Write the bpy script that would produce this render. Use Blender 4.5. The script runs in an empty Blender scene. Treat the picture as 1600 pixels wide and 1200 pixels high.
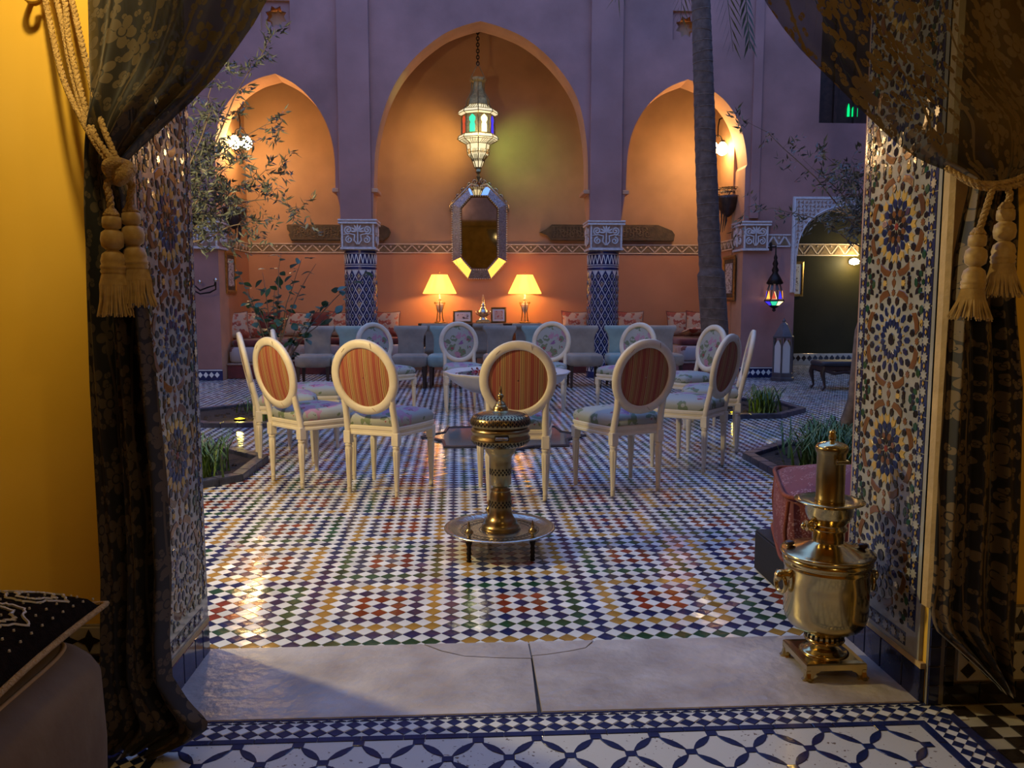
import bpy, bmesh, math, random
import numpy as np
from mathutils import Vector, Matrix, Euler
from mathutils.geometry import tessellate_polygon
random.seed(7)
PI = math.pi
sc = bpy.context.scene
COL = sc.collection

# ------------------------------------------------------------------ camera
CH, CF = 1.2, 1250.0
PITCH = math.atan(128 / CF)
YAW = math.atan(68 / CF * math.cos(PITCH))
cd = bpy.data.cameras.new('camera')
cd.sensor_width = 36.0
cd.lens = 36.0 * CF / 1600.0
cd.clip_start = 0.05
cam = bpy.data.objects.new('camera', cd)
COL.objects.link(cam)
cam.location = (0, 0, CH)
cam.rotation_euler = (PI / 2 - PITCH, 0, -YAW)
sc.camera = cam

# ------------------------------------------------------------------ world, exposure
w = bpy.data.worlds.new('dusk_sky')
sc.world = w
w.use_nodes = True
bg = w.node_tree.nodes['Background']
bg.inputs['Color'].default_value = (0.20, 0.39, 1.0, 1)
bg.inputs['Strength'].default_value = 1.9
sc.view_settings.view_transform = 'Standard'
sc.view_settings.look = 'None'
sc.view_settings.gamma = 1.0
sc.view_settings.use_curve_mapping = False
sc.view_settings.exposure = 0.0

def light(name, kind, loc, power, color, size=0.1, rot=None, **kw):
    l = bpy.data.lights.new(name, kind)
    l.energy = power; l.color = color
    if kind == 'AREA': l.size = size
    else: l.shadow_soft_size = size
    for k, v in kw.items(): setattr(l, k, v)
    o = bpy.data.objects.new(name, l)
    o.location = loc
    if rot: o.rotation_euler = rot
    COL.objects.link(o)
    return o
def aim(o, target):
    d = Vector(target) - Vector(o.location)
    o.rotation_euler = d.to_track_quat('-Z', 'Y').to_euler()

# unseen warm lights added inside the room the camera is in
light('salon_left_fill', 'POINT', (-0.80, 1.35, 2.60), 9, (1.0, 0.72, 0.30), 0.06)  # added weak fill for the left curtain and its tassels
aim(light('salon_wall_fill_spot', 'SPOT', (-0.70, 1.45, 2.62), 75, (1.0, 0.74, 0.30), 0.05, spot_size=math.radians(78), spot_blend=0.7), (-1.62, 2.23, 1.75))  # added spot that brightens the left yellow wall more than the floor
light('salon_right_fill', 'POINT', (1.0, 0.35, 2.05), 11, (1.0, 0.68, 0.28), 0.06)  # added fill for the right curtain, hung free in the room
# lamp on the courtyard's left wall, just outside the doorway
light('courtyard_wall_lamp', 'POINT', (-2.15, 3.58, 2.1), 215, (1.0, 0.80, 0.38), 0.06)
light('lamp_over_doorway', 'POINT', (-0.4, 2.95, 3.1), 8, (1.0, 0.70, 0.34), 0.08)

# ------------------------------------------------------------------ pixel helpers (photograph 1600x1200, camera above)
def ray(px, py):
    u = (px - 800) / CF; v = -(py - 600) / CF
    a, b = YAW, PITCH
    r = Vector((math.cos(a), -math.sin(a), 0)); F = Vector((math.sin(a) * math.cos(b), math.cos(a) * math.cos(b), -math.sin(b)))
    U = Vector((math.sin(a) * math.sin(b), math.cos(a) * math.sin(b), math.cos(b)))
    return F + u * r + v * U
def W(px, py, Y):
    d = ray(px, py); t = Y / d.y
    return Vector((d.x * t, Y, CH + d.z * t))
def WX(px, py, X):
    d = ray(px, py); t = X / d.x
    return Vector((X, d.y * t, CH + d.z * t))

# ------------------------------------------------------------------ materials
MATS = {}
def mat(name, color, rough=0.6, metal=0.0, var=0.0, vscale=6.0, bump=0.0, bscale=40.0, spec=0.5, emit=None, estr=0.0, color2=None, trans=0.0, sheen=0.0, island=0.0, coat=0.0, alpha=1.0):
    m = bpy.data.materials.new(name); m.use_nodes = True
    nt = m.node_tree; N = nt.nodes; L = nt.links
    p = N['Principled BSDF']
    p.inputs['Base Color'].default_value = (*color, 1)
    p.inputs['Roughness'].default_value = rough
    p.inputs['Metallic'].default_value = metal
    p.inputs['Specular IOR Level'].default_value = spec
    if trans: p.inputs['Transmission Weight'].default_value = trans
    if coat: p.inputs['Coat Weight'].default_value = coat
    if sheen: p.inputs['Sheen Weight'].default_value = sheen
    if emit:
        p.inputs['Emission Color'].default_value = (*emit, 1)
        p.inputs['Emission Strength'].default_value = estr
    tc = N.new('ShaderNodeTexCoord')
    if var > 0 or color2:
        no = N.new('ShaderNodeTexNoise'); no.inputs['Scale'].default_value = vscale; no.inputs['Detail'].default_value = 5
        L.new(tc.outputs['Object'], no.inputs['Vector'])
        cr = N.new('ShaderNodeValToRGB')
        cr.color_ramp.elements[0].position = 0.32; cr.color_ramp.elements[1].position = 0.68
        c2 = color2 or tuple(min(1, c * (1 + var)) for c in color)
        c1 = color if color2 else tuple(c * (1 - var) for c in color)
        cr.color_ramp.elements[0].color = (*c1, 1); cr.color_ramp.elements[1].color = (*c2, 1)
        L.new(no.outputs['Fac'], cr.inputs['Fac'])
        last = cr.outputs['Color']
        if island:
            ge = N.new('ShaderNodeNewGeometry'); hs = N.new('ShaderNodeHueSaturation'); mr = N.new('ShaderNodeMapRange')
            mr.inputs['To Min'].default_value = 1 - island; mr.inputs['To Max'].default_value = 1 + island
            L.new(ge.outputs['Random Per Island'], mr.inputs['Value']); L.new(mr.outputs['Result'], hs.inputs['Value'])
            L.new(last, hs.inputs['Color']); last = hs.outputs['Color']
        L.new(last, p.inputs['Base Color'])
    if bump > 0:
        bn = N.new('ShaderNodeTexNoise'); bn.inputs['Scale'].default_value = bscale; bn.inputs['Detail'].default_value = 4
        L.new(tc.outputs['Object'], bn.inputs['Vector'])
        bu = N.new('ShaderNodeBump'); bu.inputs['Strength'].default_value = bump; bu.inputs['Distance'].default_value = 0.01
        L.new(bn.outputs['Fac'], bu.inputs['Height']); L.new(bu.outputs['Normal'], p.inputs['Normal'])
    MATS[name] = m
    return m

def glaze(name, c, var=0.25, rough=0.11):
    return mat(name, c, rough=rough, var=var, vscale=9, bump=0.07, bscale=26, island=0.2)
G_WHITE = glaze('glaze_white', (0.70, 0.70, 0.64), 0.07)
G_BLUE = glaze('glaze_blue', (0.013, 0.022, 0.085), 0.35)
G_GREEN = glaze('glaze_green', (0.015, 0.065, 0.03), 0.35)
G_YELLOW = glaze('glaze_yellow', (0.36, 0.20, 0.04), 0.25)
G_RED = glaze('glaze_red', (0.20, 0.032, 0.014), 0.3)
G_BLACK = glaze('glaze_black', (0.015, 0.012, 0.012), 0.2)
G_BROWN = glaze('glaze_brown', (0.17, 0.07, 0.022), 0.3)
G_CREAM = glaze('glaze_cream', (0.40, 0.38, 0.30), 0.15)
G_GOLD = glaze('glaze_gold', (0.50, 0.32, 0.08), 0.2)
G_NAVY = glaze('glaze_navy', (0.018, 0.024, 0.085), 0.3)
def worn(name):
    m = mat(name, (0.62, 0.62, 0.57), 0.25)
    N = m.node_tree.nodes; L = m.node_tree.links; p = N['Principled BSDF']
    tc = N.new('ShaderNodeTexCoord'); a = N.new('ShaderNodeTexNoise'); a.inputs['Scale'].default_value = 75; a.inputs['Detail'].default_value = 3
    c = N.new('ShaderNodeTexNoise'); c.inputs['Scale'].default_value = 6; L.new(tc.outputs['Object'], a.inputs['Vector']); L.new(tc.outputs['Object'], c.inputs['Vector'])
    mu = N.new('ShaderNodeMath'); mu.operation = 'MULTIPLY_ADD'; mu.inputs[1].default_value = 0.35; L.new(c.outputs['Fac'], mu.inputs[0]); L.new(a.outputs['Fac'], mu.inputs[2])
    r = N.new('ShaderNodeValToRGB'); r.color_ramp.elements[0].position = 0.83; r.color_ramp.elements[0].color = (0.60, 0.60, 0.55, 1)
    r.color_ramp.elements[1].position = 0.86; r.color_ramp.elements[1].color = (0.16, 0.12, 0.09, 1); L.new(mu.outputs[0], r.inputs['Fac']); L.new(r.outputs['Color'], p.inputs['Base Color'])
    return m
G_WORN = worn('worn_white_glaze')
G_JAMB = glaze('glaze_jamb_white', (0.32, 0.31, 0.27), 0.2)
M_GROUT = mat('grout', (0.22, 0.20, 0.18), 0.9, var=0.2, vscale=20)
M_PINK = mat('pink_plaster', (0.26, 0.135, 0.11), 0.75, color2=(0.40, 0.205, 0.17), vscale=1.5, bump=0.25, bscale=9)
M_PINK2 = mat('pink_plaster_pilaster', (0.29, 0.15, 0.125), 0.75, color2=(0.38, 0.20, 0.17), vscale=1.6, bump=0.25, bscale=9)
M_ALC = mat('tan_tadelakt', (0.36, 0.19, 0.085), 0.62, color2=(0.50, 0.27, 0.125), vscale=1.3, bump=0.12, bscale=7)
M_ALC2 = mat('terracotta_tadelakt', (0.46, 0.20, 0.085), 0.6, color2=(0.54, 0.24, 0.105), vscale=1.5, bump=0.12, bscale=7)
M_REVEAL = mat('arch_reveal_plaster', (0.55, 0.30, 0.16), 0.7, var=0.1, vscale=3, bump=0.1)
M_YELLOW = mat('yellow_tadelakt', (0.80, 0.49, 0.055), 0.45, color2=(0.86, 0.56, 0.10), vscale=1.6, bump=0.10, bscale=5)
M_EDGE = mat('cream_plaster_edge', (0.52, 0.36, 0.16), 0.7, var=0.15, vscale=12, bump=0.5, bscale=30)
M_CEIL = mat('dark_ceiling', (0.12, 0.07, 0.04), 0.8, var=0.2)
M_TRAV = mat('travertine', (0.31, 0.26, 0.225), 0.30, color2=(0.54, 0.49, 0.44), vscale=4.2, bump=0.6, bscale=22)
M_STUC = mat('carved_stucco_white', (0.58, 0.55, 0.52), 0.75, var=0.12, vscale=30, bump=0.4, bscale=60)
M_STUCB = mat('carved_stucco_ground', (0.30, 0.20, 0.15), 0.8, var=0.3, vscale=25)
M_FRIEZE = mat('frieze_cream', (0.60, 0.45, 0.30), 0.75, var=0.1, vscale=20)
M_FRIEZEB = mat('frieze_brown', (0.20, 0.13, 0.06), 0.8, var=0.3, vscale=30)
M_IRON = mat('dark_iron', (0.03, 0.022, 0.018), 0.5, metal=0.8, var=0.2)
M_WOODD = mat('dark_wood', (0.035, 0.018, 0.012), 0.4, var=0.4, vscale=14)
M_BRASS = mat('aged_brass', (0.25, 0.185, 0.08), 0.28, metal=1.0, color2=(0.38, 0.29, 0.13), vscale=9, bump=0.12, bscale=30)
M_BRASSD = mat('dark_pierced_brass', (0.02, 0.013, 0.006), 0.6, metal=0.6)
M_POLISH = mat('polished_brass', (0.56, 0.43, 0.18), 0.17, metal=1.0, color2=(0.70, 0.56, 0.27), vscale=6, bump=0.06, bscale=14)
M_SILVER = mat('engraved_nickel', (0.42, 0.36, 0.27), 0.26, metal=1.0, color2=(0.60, 0.54, 0.42), vscale=12, bump=0.25, bscale=60)
M_PAINT = mat('cream_chair_paint', (0.62, 0.55, 0.39), 0.45, color2=(0.70, 0.63, 0.47), vscale=11, bump=0.1, bscale=40)
M_CHIP = mat('chipped_paint', (0.30, 0.20, 0.10), 0.7, var=0.3)
M_SOIL = mat('planter_soil', (0.035, 0.02, 0.012), 0.95, var=0.5, vscale=30, bump=1.0, bscale=50)
M_KERB = mat('kerb_dark_tile', (0.03, 0.035, 0.06), 0.35, var=0.4, vscale=14, bump=0.3, island=0.3)
M_GRASS = mat('grass_blade', (0.07, 0.14, 0.025), 0.5, var=0.4, vscale=6, island=0.4)
M_OLIVE = mat('olive_leaf', (0.075, 0.088, 0.07), 0.5, var=0.3, vscale=6, island=0.5)
M_LEAF = mat('broad_leaf', (0.04, 0.11, 0.055), 0.42, var=0.3, vscale=4)
M_TWIG = mat('twig_bark', (0.16, 0.12, 0.09), 0.85, var=0.3, vscale=20)
M_ROPE = mat('gold_rope', (0.42, 0.26, 0.09), 0.65, color2=(0.60, 0.40, 0.16), vscale=60, bump=1.0, bscale=180)
M_SILK = mat('tassel_silk', (0.38, 0.24, 0.07), 0.5, color2=(0.55, 0.37, 0.13), vscale=50, sheen=0.4)
M_GREY = mat('grey_linen', (0.30, 0.24, 0.165), 0.85, var=0.15, vscale=8, bump=0.3, bscale=200, sheen=0.2)
M_TEAL = mat('pale_teal_linen', (0.26, 0.34, 0.27), 0.85, var=0.12, vscale=8, bump=0.3, bscale=200, sheen=0.2)
M_REDV = mat('dark_red_velvet', (0.11, 0.014, 0.010), 0.8, var=0.3, vscale=9, sheen=0.3)
M_GOLDF = mat('gilt_frame', (0.36, 0.22, 0.06), 0.35, metal=0.8, var=0.3, vscale=25)
M_MARBLE = mat('white_marble', (0.52, 0.50, 0.47), 0.3, color2=(0.62, 0.60, 0.57), vscale=6, bump=0.1)
M_PETAL = mat('rose_petal', (0.22, 0.008, 0.02), 0.6, var=0.3, island=0.4)
M_MIRROR = mat('mirror_glass', (0.75, 0.75, 0.72), 0.03, metal=1.0)
M_MFRAME = mat('etched_mirror_frame', (0.26, 0.23, 0.24), 0.22, metal=0.9, color2=(0.50, 0.47, 0.46), vscale=40, bump=0.6, bscale=60)
M_BONE = mat('bone_inlay', (0.60, 0.58, 0.50), 0.4)
M_WATER = mat('still_water', (0.02, 0.03, 0.04), 0.03, spec=0.7)
M_POOL = mat('pool_rim_tile', (0.045, 0.045, 0.06), 0.25, metal=0.0, var=0.2)
M_LINK = mat('black_box_paint', (0.006, 0.006, 0.008), 0.6)
M_WHITEG = mat('frosted_white_glass', (0.5, 0.5, 0.46), 0.35)

def emis(name, c, s):
    return mat(name, tuple(min(0.8, x * 0.6) for x in c), 0.3, emit=c, estr=s)
E_GLOBE = emis('lit_globe', (1.0, 0.70, 0.32), 60)
E_SHADE = emis('lit_lampshade', (1.0, 0.44, 0.07), 2.7)
E_PANEL = emis('lit_frosted_panel', (1.0, 0.86, 0.50), 0.8)
E_GREEN = emis('lit_green_glass', (0.05, 0.8, 0.42), 0.9)
E_YELLOW = emis('lit_yellow_glass', (1.0, 0.85, 0.35), 2.4)
E_BLUE = emis('lit_blue_glass', (0.06, 0.04, 0.9), 0.9)
E_REDG = emis('lit_red_glass', (0.9, 0.10, 0.04), 0.6)
E_ORANGE = emis('lit_orange_glass', (1.0, 0.35, 0.05), 2.0)
E_WINDOW = emis('lit_green_window', (0.0, 0.95, 0.22), 1.0)
E_UP = emis('lit_ground_spot', (1.0, 0.70, 0.02), 3.0)

def ramp_mat(name, stops, scale, axis='X', rough=0.75):
    """flat stripes along one object axis"""
    m = bpy.data.materials.new(name); m.use_nodes = True
    N = m.node_tree.nodes; L = m.node_tree.links; p = N['Principled BSDF']; p.inputs['Roughness'].default_value = rough
    tc = N.new('ShaderNodeTexCoord'); sp = N.new('ShaderNodeSeparateXYZ'); L.new(tc.outputs['Object'], sp.inputs[0])
    mu = N.new('ShaderNodeMath'); mu.operation = 'MULTIPLY'; mu.inputs[1].default_value = scale; L.new(sp.outputs[axis], mu.inputs[0])
    ad = N.new('ShaderNodeMath'); ad.operation = 'ADD'; ad.inputs[1].default_value = 100.25; L.new(mu.outputs[0], ad.inputs[0])
    fr = N.new('ShaderNodeMath'); fr.operation = 'FRACT'; L.new(ad.outputs[0], fr.inputs[0])
    cr = N.new('ShaderNodeValToRGB'); cr.color_ramp.interpolation = 'CONSTANT'
    for i, (pos, c) in enumerate(stops):
        e = cr.color_ramp.elements[i] if i < 2 else cr.color_ramp.elements.new(pos)
        e.position = pos; e.color = (*c, 1)
    L.new(fr.outputs[0], cr.inputs['Fac']); L.new(cr.outputs['Color'], p.inputs['Base Color'])
    return m
_r, _m, _d, _t = (0.27, 0.055, 0.03), (0.34, 0.19, 0.06), (0.12, 0.035, 0.02), (0.42, 0.26, 0.10)
M_STRIPE = ramp_mat('striped_satin', [(0, _r), (0.10, _m), (0.14, _r), (0.19, _m), (0.24, _r), (0.33, _t), (0.38, _d), (0.41, _m), (0.52, _d), (0.54, _m), (0.60, _r),
                                      (0.66, _m), (0.69, _r), (0.75, _t), (0.79, _r), (0.84, _m), (0.88, _r)], 9.0)

def floral(name, ground, cols, scale, rsize=0.42, rough=0.7, bump=0.2):
    """scattered blossoms on a ground colour, object coordinates"""
    m = bpy.data.materials.new(name); m.use_nodes = True
    N = m.node_tree.nodes; L = m.node_tree.links; p = N['Principled BSDF']; p.inputs['Roughness'].default_value = rough
    tc = N.new('ShaderNodeTexCoord'); mp = N.new('ShaderNodeMapping'); mp.inputs['Scale'].default_value = (scale,) * 3
    L.new(tc.outputs['Object'], mp.inputs['Vector'])
    nz = N.new('ShaderNodeTexNoise'); nz.inputs['Scale'].default_value = 2.2; nz.inputs['Detail'].default_value = 3
    L.new(mp.outputs[0], nz.inputs['Vector'])
    mx = N.new('ShaderNodeMix'); mx.data_type = 'VECTOR'; mx.inputs['Factor'].default_value = 0.35
    L.new(mp.outputs[0], mx.inputs[4]); L.new(nz.outputs['Color'], mx.inputs[5])
    last = None
    col = (*ground, 1)
    for i, (c, sc_, thr) in enumerate(cols):
        vo = N.new('ShaderNodeTexVoronoi'); vo.inputs['Scale'].default_value = sc_
        L.new(mx.outputs[1], vo.inputs['Vector'])
        lt = N.new('ShaderNodeMath'); lt.operation = 'LESS_THAN'; lt.inputs[1].default_value = thr; L.new(vo.outputs['Distance'], lt.inputs[0])
        n2 = N.new('ShaderNodeTexNoise'); n2.inputs['Scale'].default_value = 1.1 + i; L.new(mp.outputs[0], n2.inputs['Vector'])
        gt = N.new('ShaderNodeMath'); gt.operation = 'GREATER_THAN'; gt.inputs[1].default_value = 0.47; L.new(n2.outputs['Fac'], gt.inputs[0])
        an = N.new('ShaderNodeMath'); an.operation = 'MULTIPLY'; L.new(lt.outputs[0], an.inputs[0]); L.new(gt.outputs[0], an.inputs[1])
        mc = N.new('ShaderNodeMix'); mc.data_type = 'RGBA'
        L.new(an.outputs[0], mc.inputs['Factor'])
        if last is None: mc.inputs[6].default_value = col
        else: L.new(last, mc.inputs[6])
        mc.inputs[7].default_value = (*c, 1)
        last = mc.outputs[2]
    L.new(last, p.inputs['Base Color'])
    return m
M_FLORAL = floral('floral_tapestry', (0.30, 0.315, 0.27), [((0.13, 0.17, 0.09), 2.0, 0.46), ((0.36, 0.19, 0.24), 1.2, 0.42), ((0.20, 0.09, 0.20), 1.3, 0.28), ((0.25, 0.05, 0.06), 2.0, 0.20)], 8)
M_BROCADE = floral('red_brocade', (0.42, 0.31, 0.21), [((0.28, 0.06, 0.03), 1.1, 0.46), ((0.42, 0.14, 0.07), 2.3, 0.34), ((0.46, 0.36, 0.24), 2.0, 0.18)], 7)
M_MATT = floral('mattress_brocade', (0.34, 0.29, 0.27), [((0.16, 0.05, 0.04), 0.9, 0.30), ((0.30, 0.22, 0.20), 1.6, 0.3)], 5)
M_KILIM = mat('berber_pillow', (0.012, 0.008, 0.006), 0.95, var=0.4, vscale=60, bump=0.8, bscale=220, spec=0.05)
M_POUFW = floral('red_woven_pouf', (0.17, 0.035, 0.035), [((0.36, 0.20, 0.20), 17.0, 0.36), ((0.09, 0.02, 0.02), 9.0, 0.25)], 9)
M_CREAMC = mat('tan_leather_pouf', (0.16, 0.10, 0.045), 0.8, color2=(0.24, 0.17, 0.085), vscale=4, bump=0.3, bscale=20)

def curtain_mat(name, ground, flower, sheer):
    m = bpy.data.materials.new(name); m.use_nodes = True
    N = m.node_tree.nodes; L = m.node_tree.links; p = N['Principled BSDF']
    p.inputs['Roughness'].default_value = 0.6
    def math_(op, a=None, b=None, c=None):
        n = N.new('ShaderNodeMath'); n.operation = op
        for i, x in enumerate((a, b, c)):
            if x is None: continue
            if isinstance(x, (int, float)): n.inputs[i].default_value = x
            else: L.new(x, n.inputs[i])
        return n.outputs[0]
    uv = N.new('ShaderNodeTexCoord').outputs['UV']
    def blossoms(scale, off, petals, R, keep):
        mp = N.new('ShaderNodeMapping'); mp.inputs['Scale'].default_value = (scale, scale, 1); mp.inputs['Location'].default_value = (off, off * 1.7, 0)
        L.new(uv, mp.inputs['Vector'])
        vo = N.new('ShaderNodeTexVoronoi'); vo.voronoi_dimensions = '2D'; vo.inputs['Scale'].default_value = 1.0; vo.inputs['Randomness'].default_value = 0.6
        L.new(mp.outputs[0], vo.inputs['Vector'])
        su = N.new('ShaderNodeVectorMath'); su.operation = 'SUBTRACT'; L.new(mp.outputs[0], su.inputs[0]); L.new(vo.outputs['Position'], su.inputs[1])
        sp = N.new('ShaderNodeSeparateXYZ'); L.new(su.outputs[0], sp.inputs[0])
        sc_ = N.new('ShaderNodeSeparateXYZ'); L.new(vo.outputs['Color'], sc_.inputs[0])
        ang = math_('ARCTAN2', sp.outputs[1], sp.outputs[0])
        ang = math_('ADD', ang, math_('MULTIPLY', sc_.outputs[1], 6.28))
        rad = vo.outputs['Distance']
        c = math_('ABSOLUTE', math_('COSINE', math_('MULTIPLY', ang, petals / 2)))
        lim = math_('MULTIPLY', math_('ADD', math_('MULTIPLY', math_('POWER', c, 0.6), 0.78), 0.22), R)
        on = math_('LESS_THAN', rad, lim)
        ring = math_('GREATER_THAN', math_('ABSOLUTE', math_('SUBTRACT', rad, R * 0.28)), 0.02)
        on = math_('MULTIPLY', on, ring)
        return math_('MULTIPLY', on, math_('LESS_THAN', sc_.outputs[0], keep))
    a = blossoms(10.0, 0.0, 5, 0.42, 0.8)
    b = blossoms(22.0, 3.3, 2, 0.38, 0.55)
    c = blossoms(31.0, 8.1, 2, 0.34, 0.42)
    msk = math_('MAXIMUM', a, math_('MAXIMUM', b, c))
    # winding vines
    wv = N.new('ShaderNodeTexWave'); wv.inputs['Scale'].default_value = 2.1; wv.inputs['Distortion'].default_value = 5.0; wv.inputs['Detail'].default_value = 1.0; wv.inputs['Detail Scale'].default_value = 0.8
    L.new(uv, wv.inputs['Vector'])
    vine = math_('GREATER_THAN', wv.outputs['Fac'], 0.992)
    msk = math_('MAXIMUM', msk, vine)
    mc = N.new('ShaderNodeMix'); mc.data_type = 'RGBA'; L.new(msk, mc.inputs['Factor'])
    mc.inputs[6].default_value = (*ground, 1); mc.inputs[7].default_value = (*flower, 1)
    L.new(mc.outputs[2], p.inputs['Base Color'])
    p.inputs['Sheen Weight'].default_value = 0.15
    sy = N.new('ShaderNodeSeparateXYZ'); L.new(uv, sy.inputs[0])      # gathered layers below the tie are opaque
    mr = N.new('ShaderNodeMapRange'); mr.interpolation_type = 'SMOOTHSTEP'; mr.inputs['From Min'].default_value = 1.50; mr.inputs['From Max'].default_value = 1.66
    L.new(sy.outputs[1], mr.inputs['Value'])
    al = math_('SUBTRACT', 1.0, math_('MULTIPLY', mr.outputs['Result'], math_('MULTIPLY', math_('SUBTRACT', 1.0, msk), sheer)))
    L.new(al, p.inputs['Alpha'])
    return m
M_CURL = curtain_mat('black_gold_voile', (0.006, 0.005, 0.004), (0.085, 0.060, 0.032), 0.06)
M_CURR = curtain_mat('brown_gold_voile', (0.007, 0.005, 0.003), (0.15, 0.098, 0.040), 0.22)

# ------------------------------------------------------------------ mesh builder
class MB:
    def __init__(s): s.v = []; s.f = []; s.m = []; s.sm = []
    def add(s, vs, fs, mi=0, smooth=False, M=None):
        o = len(s.v)
        if M is not None: vs = [M @ Vector(v) for v in vs]
        s.v.extend([tuple(v) for v in vs])
        s.f.extend([tuple(i + o for i in f) for f in fs]); s.m.extend([mi] * len(fs)); s.sm.extend([smooth] * len(fs))
        return s
    def box(s, lo, hi, mi=0, M=None, ch=0.0):
        x0, y0, z0 = lo; x1, y1, z1 = hi
        if ch:
            c = ch
            pts = []
            for z, k in ((z0, c), (z0 + c, 0), (z1 - c, 0), (z1, c)):
                a0, a1, b0, b1 = x0 + k, x1 - k, y0 + k, y1 - k
                cc = c if k == 0 else c * 0.6
                pts.append([(a0 + cc, b0, z), (a1 - cc, b0, z), (a1, b0 + cc, z), (a1, b1 - cc, z), (a1 - cc, b1, z), (a0 + cc, b1, z), (a0, b1 - cc, z), (a0, b0 + cc, z)])
            return s.rings(pts, mi, False, True, M)
        vs = [(x0, y0, z0), (x1, y0, z0), (x1, y1, z0), (x0, y1, z0), (x0, y0, z1), (x1, y0, z1), (x1, y1, z1), (x0, y1, z1)]
        return s.add(vs, [(0, 3, 2, 1), (4, 5, 6, 7), (0, 1, 5, 4), (1, 2, 6, 5), (2, 3, 7, 6), (3, 0, 4, 7)], mi, False, M)
    def rings(s, rs, mi=0, smooth=True, caps=True, M=None, closed=True):
        n = len(rs[0]); vs = [p for r in rs for p in r]; fs = []
        for i in range(len(rs) - 1):
            for j in range(n if closed else n - 1):
                k = (j + 1) % n
                fs.append((i * n + j, i * n + k, (i + 1) * n + k, (i + 1) * n + j))
        s.add(vs, fs, mi, smooth, M)
        if caps:
            s.add(rs[0], [tuple(reversed(range(n)))], mi, False, M); s.add(rs[-1], [tuple(range(n))], mi, False, M)
        return s
    def lathe(s, prof, n=24, mi=0, smooth=True, M=None, caps=True, rot=0.0, sq=None):
        rs = []
        for r, z in prof:
            rs.append([(r * math.cos(rot + 2 * PI * k / n), r * math.sin(rot + 2 * PI * k / n), z) for k in range(n)])
        return s.rings(rs, mi, smooth, caps, M)
    def tube(s, path, r, n=8, mi=0, caps=True, M=None, flat=None):
        path = [Vector(p) for p in path]; rs = []
        up = Vector((0, 0, 1)); prev = None
        for i, p in enumerate(path):
            d = (path[min(i + 1, len(path) - 1)] - path[max(i - 1, 0)])
            d = d.normalized() if d.length > 1e-9 else Vector((0, 0, 1))
            if prev is None:
                a = d.cross(up if abs(d.dot(up)) < 0.95 else Vector((0, 1, 0))).normalized()
            else:
                a = (prev - d * prev.dot(d)).normalized()
            prev = a; b = d.cross(a)
            rr = r[i] if isinstance(r, (list, tuple)) else r
            fa, fb = (rr, rr) if flat is None else (rr * flat[0], rr * flat[1])
            rs.append([tuple(p + a * (fa * math.cos(2 * PI * k / n)) + b * (fb * math.sin(2 * PI * k / n))) for k in range(n)])
        return s.rings(rs, mi, n > 4, caps, M)
    def prism(s, poly, h0, h1, mi=0, M=None, ch=0.0):
        """polygon in xy extruded z h0..h1, top chamfered"""
        n = len(poly)
        c = (sum(p[0] for p in poly) / n, sum(p[1] for p in poly) / n)
        def ins(k): return [(c[0] + (x - c[0]) * k, c[1] + (y - c[1]) * k) for x, y in poly]
        rs = [[(x, y, h0) for x, y in poly], [(x, y, h1 - ch) for x, y in poly]]
        if ch: rs.append([(x, y, h1) for x, y in ins(1 - ch * 0.0 - 0.08)])
        s.rings(rs, mi, False, False, M)
        s.add(rs[-1], [tuple(range(n))], mi, False, M)
        return s
    def grid(s, P, mi=0, smooth=True, closed=False, M=None):
        nr, nc = len(P), len(P[0]); vs = [p for r in P for p in r]; fs = []
        for i in range(nr - 1):
            for j in range(nc - 1): fs.append((i * nc + j, i * nc + j + 1, (i + 1) * nc + j + 1, (i + 1) * nc + j))
        return s.add(vs, fs, mi, smooth, M)
    def mesh(s, name, mats):
        me = bpy.data.meshes.new(name); me.from_pydata(s.v, [], s.f)
        for m in (mats if isinstance(mats, (list, tuple)) else [mats]): me.materials.append(m)
        me.polygons.foreach_set('material_index', s.m); me.polygons.foreach_set('use_smooth', s.sm)
        me.update()
        return me
def link(name, me, parent=None, loc=None, rot=None):
    o = bpy.data.objects.new(name, me); COL.objects.link(o)
    if parent: o.parent = parent
    if loc is not None: o.location = loc
    if rot is not None: o.rotation_euler = rot
    return o
def part(name, mb, mats, parent=None, label=None, **kw):
    o = link(name, mb.mesh(name, mats), parent, **kw)
    if label: o['label'] = label
    return o
def tag(o, label, cat, group=None):
    o['label'] = label; o['category'] = cat
    if group: o['group'] = group
    return o
def thing(name, label, cat, loc=(0, 0, 0), rz=0.0, group=None):
    o = bpy.data.objects.new(name, None); o.empty_display_size = 0.1; COL.objects.link(o)
    o.location = loc; o.rotation_euler = (0, 0, rz)
    return tag(o, label, cat, group)
def struct(name, mb, mats, parent=None):
    o = part(name, mb, mats, parent)
    if parent is None: o['kind'] = 'structure'
    return o
def stuff(o): o['kind'] = 'stuff'; return o
def copy_tree(o, parent=None):
    c = o.copy(); COL.objects.link(c); c.parent = parent
    for ch in list(o.children): copy_tree(ch, c)
    return c
def Tm(loc=(0, 0, 0), rx=0, ry=0, rz=0, s=(1, 1, 1)):
    return Matrix.Translation(loc) @ Euler((rx, ry, rz)).to_matrix().to_4x4() @ Matrix.Diagonal((*s, 1))
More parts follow.
